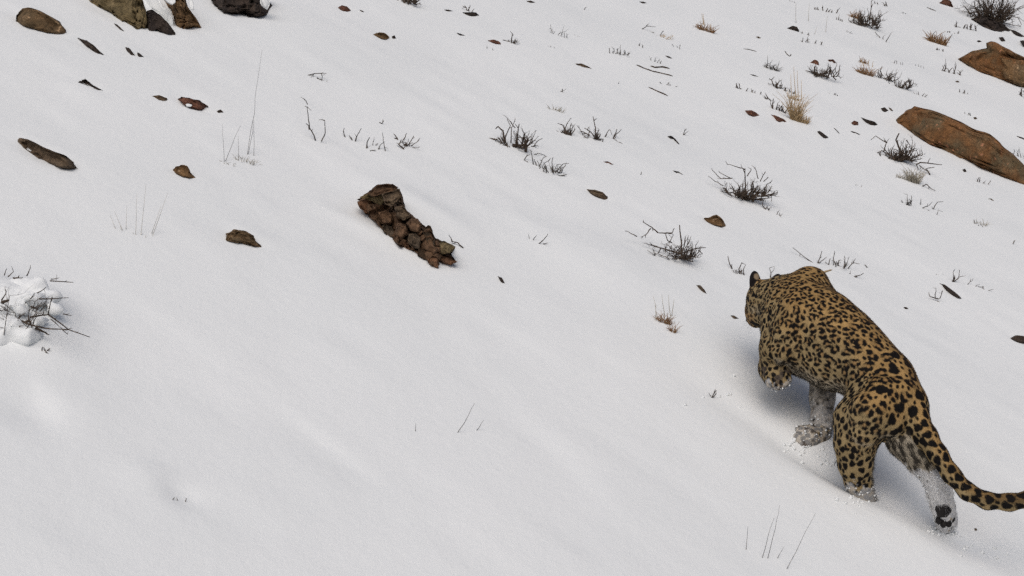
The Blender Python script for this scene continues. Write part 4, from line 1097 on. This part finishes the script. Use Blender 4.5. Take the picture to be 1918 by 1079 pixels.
# body axes
heading = at(1495, 585, 5.75) - at(1660, 735, 5.32); heading /= np.linalg.norm(heading)
upv = np.array([0, 0, 1.0]); rightv = np.cross(heading, upv); rightv /= np.linalg.norm(rightv); upb = np.cross(rightv, heading)
nu = LN @ upb; nr = LN @ rightv
PXY = np.stack([LV[:, 0], LV[:, 1] * CP - (LV[:, 2] - CAMZ) * SP, LV[:, 1] * SP + (LV[:, 2] - CAMZ) * CP], -1)
PX = PXY[:, 0] / PXY[:, 1] * FPX + PW / 2; PY = -PXY[:, 2] / PXY[:, 1] * FPX + PH / 2
gnoise = lambda s, sd: fbm(LV[:, 0] * s, LV[:, 1] * s, LV[:, 2] * s, sd, 3)

tan = np.array([.285, .208, .104]); rich = np.array([.335, .20, .074]); pale = np.array([.44, .385, .30]); blk = np.array([.006, .005, .0048]); brn = np.array([.035, .020, .012])
C = np.tile(tan, (nv, 1))
mixc = lambda C, c, w: C * (1 - w[:, None]) + c * w[:, None]
sst = lambda a, b, x: (lambda t: t * t * (3 - 2 * t))(np.clip((x - a) / (b - a), 0, 1))
isleg = np.isin(rn, ['lf', 'rf', 'lh', 'rh', 'lfp', 'rfp', 'lhp', 'rhp'])
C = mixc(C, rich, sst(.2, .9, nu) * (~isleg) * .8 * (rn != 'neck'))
under = .9 * sst(.05, .65, -nu) * np.isin(rn, ['trunk', 'neck'])
PXY0 = LV[:, 1] * SP + (LV[:, 2] - CAMZ) * CP
PY0 = -PXY0 / (LV[:, 1] * CP - (LV[:, 2] - CAMZ) * SP) * FPX + PH / 2
inner = np.where(np.isin(rn, ['rf', 'rh', 'rfp', 'rhp']), sst(-.1, .5, -nr) * np.where(rn == 'rh', sst(800, 825, PY0), 1), np.where(np.isin(rn, ['lf', 'lh']), sst(.2, .7, nr), 0))
palew = np.clip(under + inner * .9, 0, 1)
C = mixc(C, pale, palew)
C = C * (1 + 0.16 * gnoise(9, 4) + 0.10 * gnoise(45, 5))[:, None]

# spots: places spread over the skin, closer on head and neck, larger on rump and legs
def spot_r(i):
    nm = rn[i]
    if isear[i]: return 9
    if nm == 'head': return .0105
    if nm == 'neck': return .0125
    if nm == 'tail': return .0185
    if nm in ('lhp', 'rhp', 'lfp', 'rfp'): return .012
    if nm in ('lh', 'rh'): return .0152
    if nm in ('lf', 'rf'): return .0145
    # trunk: small at the shoulder, large towards the rump and along the spine
    a = (LV[i] - at(1500, 590, 5.72)) @ -heading / 0.62
    return np.interp(a, [0, .3, .7, 1.0], [.0155, .0180, .0205, .0220]) * (1 + .22 * max(0, nu[i]))
order = np.random.default_rng(3).permutation(nv)[:32000]
acc, accr = np.zeros((6000, 3)), np.zeros(6000); ids = []; na = 0
for i in order:
    r = spot_r(i)
    if r > 1: continue
    dd = LV[i] - acc[:na]
    # measured shorter across the hair so spots stretch along it
    al = dd @ FL[i]
    d2 = np.einsum('ij,ij->i', dd, dd) - 0.30 * al * al
    big = rn[i] in ('lh', 'rh', 'tail') or r > .0235
    if na and (d2 < ((.88 if big else .82) * (r + accr[:na])) ** 2).any(): continue
    acc[na] = LV[i]; accr[na] = r; ids.append(i); na += 1
print('spots', na)
kd = kdtree.KDTree(nv)
for i in range(nv): kd.insert(LV[i], i)
kd.balance()
dark = np.zeros(nv); core = np.zeros(nv)
rs = np.random.default_rng(9)
wob = gnoise(95, 8)
for k, i in enumerate(ids):
    r = accr[k]; nm = rn[i]
    near = [q[1] for q in kd.find_range(LV[i], r * 1.7)]
    if not near: continue
    near = np.array(near)
    near = near[(LN[near] @ LN[i]) > 0]
    f = FL[i]; s = np.cross(LN[i], f)
    D = LV[near] - LV[i]
    a, b = D @ f / 1.16, D @ s
    rad = np.hypot(a, b) / r; th = np.arctan2(b, a)
    along = (LV[i] - at(1500, 590, 5.72)) @ -heading / 0.62
    solid = (nm == 'lh' and (PY[i] > 850 or rs.uniform() < .6)) or nm in ('rh', 'lfp', 'rfp', 'lhp', 'rhp', 'head', 'tail') or rs.uniform() < (.0 if nm == 'trunk' else .45)
    if nm == 'trunk' and along > .85: solid = rs.uniform() < .3
    ph = rs.uniform(0, 6.28, 3)
    edge = 1.02 + .12 * np.sin(2 * th + ph[0]) + .10 * np.sin(3 * th + ph[1]) + .16 * wob[near]
    if solid:
        size = .92
        w = 1 - sst(edge * size - .14, edge * size + .10, rad)
        dark[near] = np.maximum(dark[near], w)
    else:
        ng = rs.integers(2, 4)
        gap = sst(.70, 1.04, np.sin(ng * th + .8 * np.sin(th + ph[0]) + ph[2]) * .5 + .5 + .25 * wob[near])
        hole = rs.uniform(.24, .38)
        w = (1 - sst(edge - .12, edge + .08, rad)) * sst(hole - .16, hole + .10, rad)
        w = w * (1 - gap * .8)
        dark[near] = np.maximum(dark[near], w)
        core[near] = np.maximum(core[near], (1 - sst(hole - .1, hole + .25, rad)))
# small flecks fill the gaps left between rosettes
gap_i = order[(dark[order] < .05) & (core[order] < .2) & (~isear[order])]
fl, nf = np.zeros((4000, 3)), 0
for i in gap_i[:9000]:
    if rn[i] not in ('trunk', 'neck', 'lf', 'lh', 'tail', 'rh'): continue
    r = .0082
    if nf and (((LV[i] - fl[:nf]) ** 2).sum(1) < (2.9 * r) ** 2).any(): continue
    near = np.array([q[1] for q in kd.find_range(LV[i], r * 1.5)])
    if dark[near].max() > .75: continue
    fl[nf] = LV[i]; nf += 1
    D = LV[near] - LV[i]; f = FL[i]; s = np.cross(LN[i], f)
    rad = np.hypot(D @ f / 1.5, D @ s) / r
    dark[near] = np.maximum(dark[near], 1 - sst(.6, 1.1, rad + .25 * wob[near]))
print('flecks', nf)
C = mixc(C, np.array([.25, .135, .05]), core * .55 * (1 - palew))
fadew = 1 - .12 * palew
C = mixc(C, blk * 1.0, dark * fadew)
# darker crest along the spine and on the upper tail
C = mixc(C, brn, np.where(np.isin(rn, ['trunk', 'tail']), sst(.45, .95, nu * .6 + nr * .75) * np.where(rn == 'tail', .75, .45), 0))
C = mixc(C, blk * 1.5, (rn == 'tail') * sst(1770, 1890, PX) * .6 * sst(-.2, .6, nu))
# ears: black backs with a pale spot near the tip
eb = isear & (ear_f < .009)
C[isear] = np.array([.30, .25, .18])
C[eb] = np.array([.012, .010, .010])
C = mixc(C, np.array([.34, .26, .17]), (eb * (1 - sst(.6, 1.05, ear_h))))
# face front: orange cheek, dark lip
C = mixc(C, np.array([.33, .19, .085]), (rn == 'head') * sst(1420, 1403, PX) * .6 * (1 - .7 * dark) * (~isear))
lip = np.linalg.norm(LV - at(1413, 611, 5.93), axis=1)
C = mixc(C, blk, 1 - sst(.024, .042, lip))
# snow caught in the hair of the lower legs
def snow_w():
    w = np.zeros(nv)
    for nm, y0, y1 in (('rf', 735, 800), ('rfp', 770, 800), ('rh', 862, 905), ('rhp', 860, 900), ('lh', 893, 925), ('lhp', 890, 915), ('lfp', 705, 732)):
        m = rn == nm
        w[m] = np.maximum(w[m], sst(y0, y1, PY[m]))
    return w
snw = snow_w()
frost = np.clip(snw * 1.15 + .75 * gnoise(34, 12) * (snw > .02) + .3 * gnoise(110, 14) * (snw > .02), 0, 1) * (snw > .02)
frost = sst(.35, .75, frost)
cap = np.where(np.isin(rn, ['rh', 'rhp']), .88, np.where(np.isin(rn, ['rf', 'rfp']), .30, .45))
# wet grey inner fur above the frost
greyw = np.where(rn == 'rf', sst(690, 730, PY), 0) * .75
C = mixc(C, np.array([.33, .30, .265]) * (1 + .85 * gnoise(60, 33))[:, None], greyw)
C = mixc(C, np.array([.74, .735, .73]), frost * cap)
wet = np.isin(rn, ['rfp', 'lfp', 'lhp']) * sst(.05, .5, gnoise(48, 40))
C = mixc(C, np.array([.07, .055, .045]), wet * .85)
C = np.clip(C, .004, .8)

base = gnd(1640, 930)
leo = empty('leopard', base)
tag(leo, 'spotted leopard walking uphill through snow, seen from behind with its left forepaw raised', 'leopard')
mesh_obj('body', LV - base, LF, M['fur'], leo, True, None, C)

# hair: short blades lying along the body
rs = np.random.default_rng(21)
NB = 170000
FA = np.array(LF)
fa = np.linalg.norm(np.cross(LV[FA[:, 2]] - LV[FA[:, 0]], LV[FA[:, 3]] - LV[FA[:, 1]]), axis=1)
pick = rs.choice(len(FA), NB, p=fa / fa.sum())
u, v = rs.uniform(size=(2, NB, 1))
q = FA[pick]
root = (LV[q[:, 0]] * (1 - u) + LV[q[:, 1]] * u) * (1 - v) + (LV[q[:, 3]] * (1 - u) + LV[q[:, 2]] * u) * v
vi = q[np.arange(NB), rs.integers(0, 4, NB)]
nn, ff = LN[vi], FL[vi]
ln = np.select([np.isin(rn[vi], ['head']), np.isin(rn[vi], ['tail']), np.isin(rn[vi], ['lfp', 'rfp', 'lhp', 'rhp'])], [.004, .007, .006], .0055)
ln = ln + .014 * palew[vi] * np.isin(rn[vi], ['trunk', 'rh', 'lh'])
ln = np.where(isear[vi], .005, ln) * rs.uniform(.6, 1.35, NB)
guard = rs.uniform(size=NB) < .10      # longer guard hairs stand off the coat
ln = np.where(guard & ~isear[vi], ln * 2.4, ln)
dv = ff * .88 + nn * rs.uniform(.16, .5, (NB, 1)) + rs.normal(size=(NB, 3)) * .16
dv /= np.linalg.norm(dv, axis=1)[:, None]
sd = np.cross(dv, nn); sd /= np.linalg.norm(sd, axis=1)[:, None] + 1e-9
wd = rs.uniform(.0008, .0015, (NB, 1)) * np.where(guard, .55, 1.0)[:, None]
r0 = root - nn * .001
tip = r0 + dv * ln[:, None]
BV = np.stack([r0 - sd * wd, r0 + sd * wd, tip], 1).reshape(-1, 3)
BC = np.repeat(C[vi] * rs.uniform(.76, 1.26, (NB, 1)), 3, 0)
me = bpy.data.meshes.new('fur')
me.vertices.add(NB * 3); me.vertices.foreach_set('co', (BV - base).ravel())
me.loops.add(NB * 3); me.loops.foreach_set('vertex_index', np.arange(NB * 3))
me.polygons.add(NB); me.polygons.foreach_set('loop_start', np.arange(NB) * 3)
me.polygons.foreach_set('use_smooth', np.ones(NB, bool))
me.update(calc_edges=True)
ca = me.color_attributes.new('Col', 'FLOAT_COLOR', 'POINT')
c4 = np.ones((NB * 3, 4), np.float32); c4[:, :3] = np.clip(BC, .003, .85); ca.data.foreach_set('color', c4.ravel())
nn2 = np.repeat(nn + rs.normal(size=(NB, 3)) * .22, 3, 0); nn2 /= np.linalg.norm(nn2, axis=1)[:, None]
me.normals_split_custom_set(nn2.tolist())
me.materials.append(M['fur'])
fo = bpy.data.objects.new('fur', me); COL.objects.link(fo); fo.parent = leo; fo['kind'] = 'stuff'

def blob(name, px, py, d, rad, mat, seed=0, sub=3, rough=.15, front=0.0):
    V0, F = ico(sub)
    q = V0 * (1 + rough * fbm(V0[:, 0] * 1.9 + seed, V0[:, 1] * 1.9, V0[:, 2] * 1.9, seed, 3))[:, None] * np.array(rad)
    return mesh_obj(name, q + at(px, py, d - front) - base, F, M[mat], leo)
# pads of the upturned hind sole
blob('paw_pad', 1767, 955, 5.155, (.031, .017, .036), 'black', 3)
for k, (x, y, d) in enumerate(((1758, 974, 5.185), (1767, 981, 5.19), (1776, 980, 5.195), (1783, 971, 5.20))):
    blob('toe_pad', x, y, d, (.0135, .012, .018), 'black', 5 + k)
blob('nose', 1404, 600, 6.05, (.018, .016, .013), 'black', 2)
blob('eye', 1404, 568, 6.02, (.011, .011, .011), 'eye', 2)
blob('eye', 1427, 572, 6.06, (.011, .011, .011), 'eye', 4)
for k, (x, y, dx, dy) in enumerate(((1408, 600, -16, -2), (1409, 602, -14, 2), (1409, 604, -18, 6), (1410, 605, -11, 9), (1410, 603, -13, -5), (1411, 607, -8, 14))):
    t = np.linspace(0, 1, 6)
    P = at(x + dx * t * 1.15, y + dy * t + 4 * t * t, 5.98 + .02 * t * (k % 3))
    V, F = tube(P, .0011 * np.linspace(1, .4, 6), 4)
    mesh_obj('whisker', np.array(V) - base, F, M['whisk'], leo)
# snow balled up in the leg fur
mb = MB()
rs = np.random.default_rng(31)
cand = np.where((snw > .5) & (frost > .3) & (PXY[:, 1] > 0))[0]
V0, F0 = ico(1)
for i in rs.choice(cand, 300):
    r = rs.uniform(.002, .0055)
    if rn[i] in ('rhp', 'rh') and LN[i] @ np.array([0, -1, 0]) > .3 and PY[i] > 940 and rs.uniform() < .75: continue
    mb.add(V0 * r * rs.uniform(.7, 1.3, (len(V0), 1)) + LV[i] + LN[i] * r * .9 - base, F0)
o = mb.obj('snow_clumps', M['snow'], leo); o['kind'] = 'stuff'
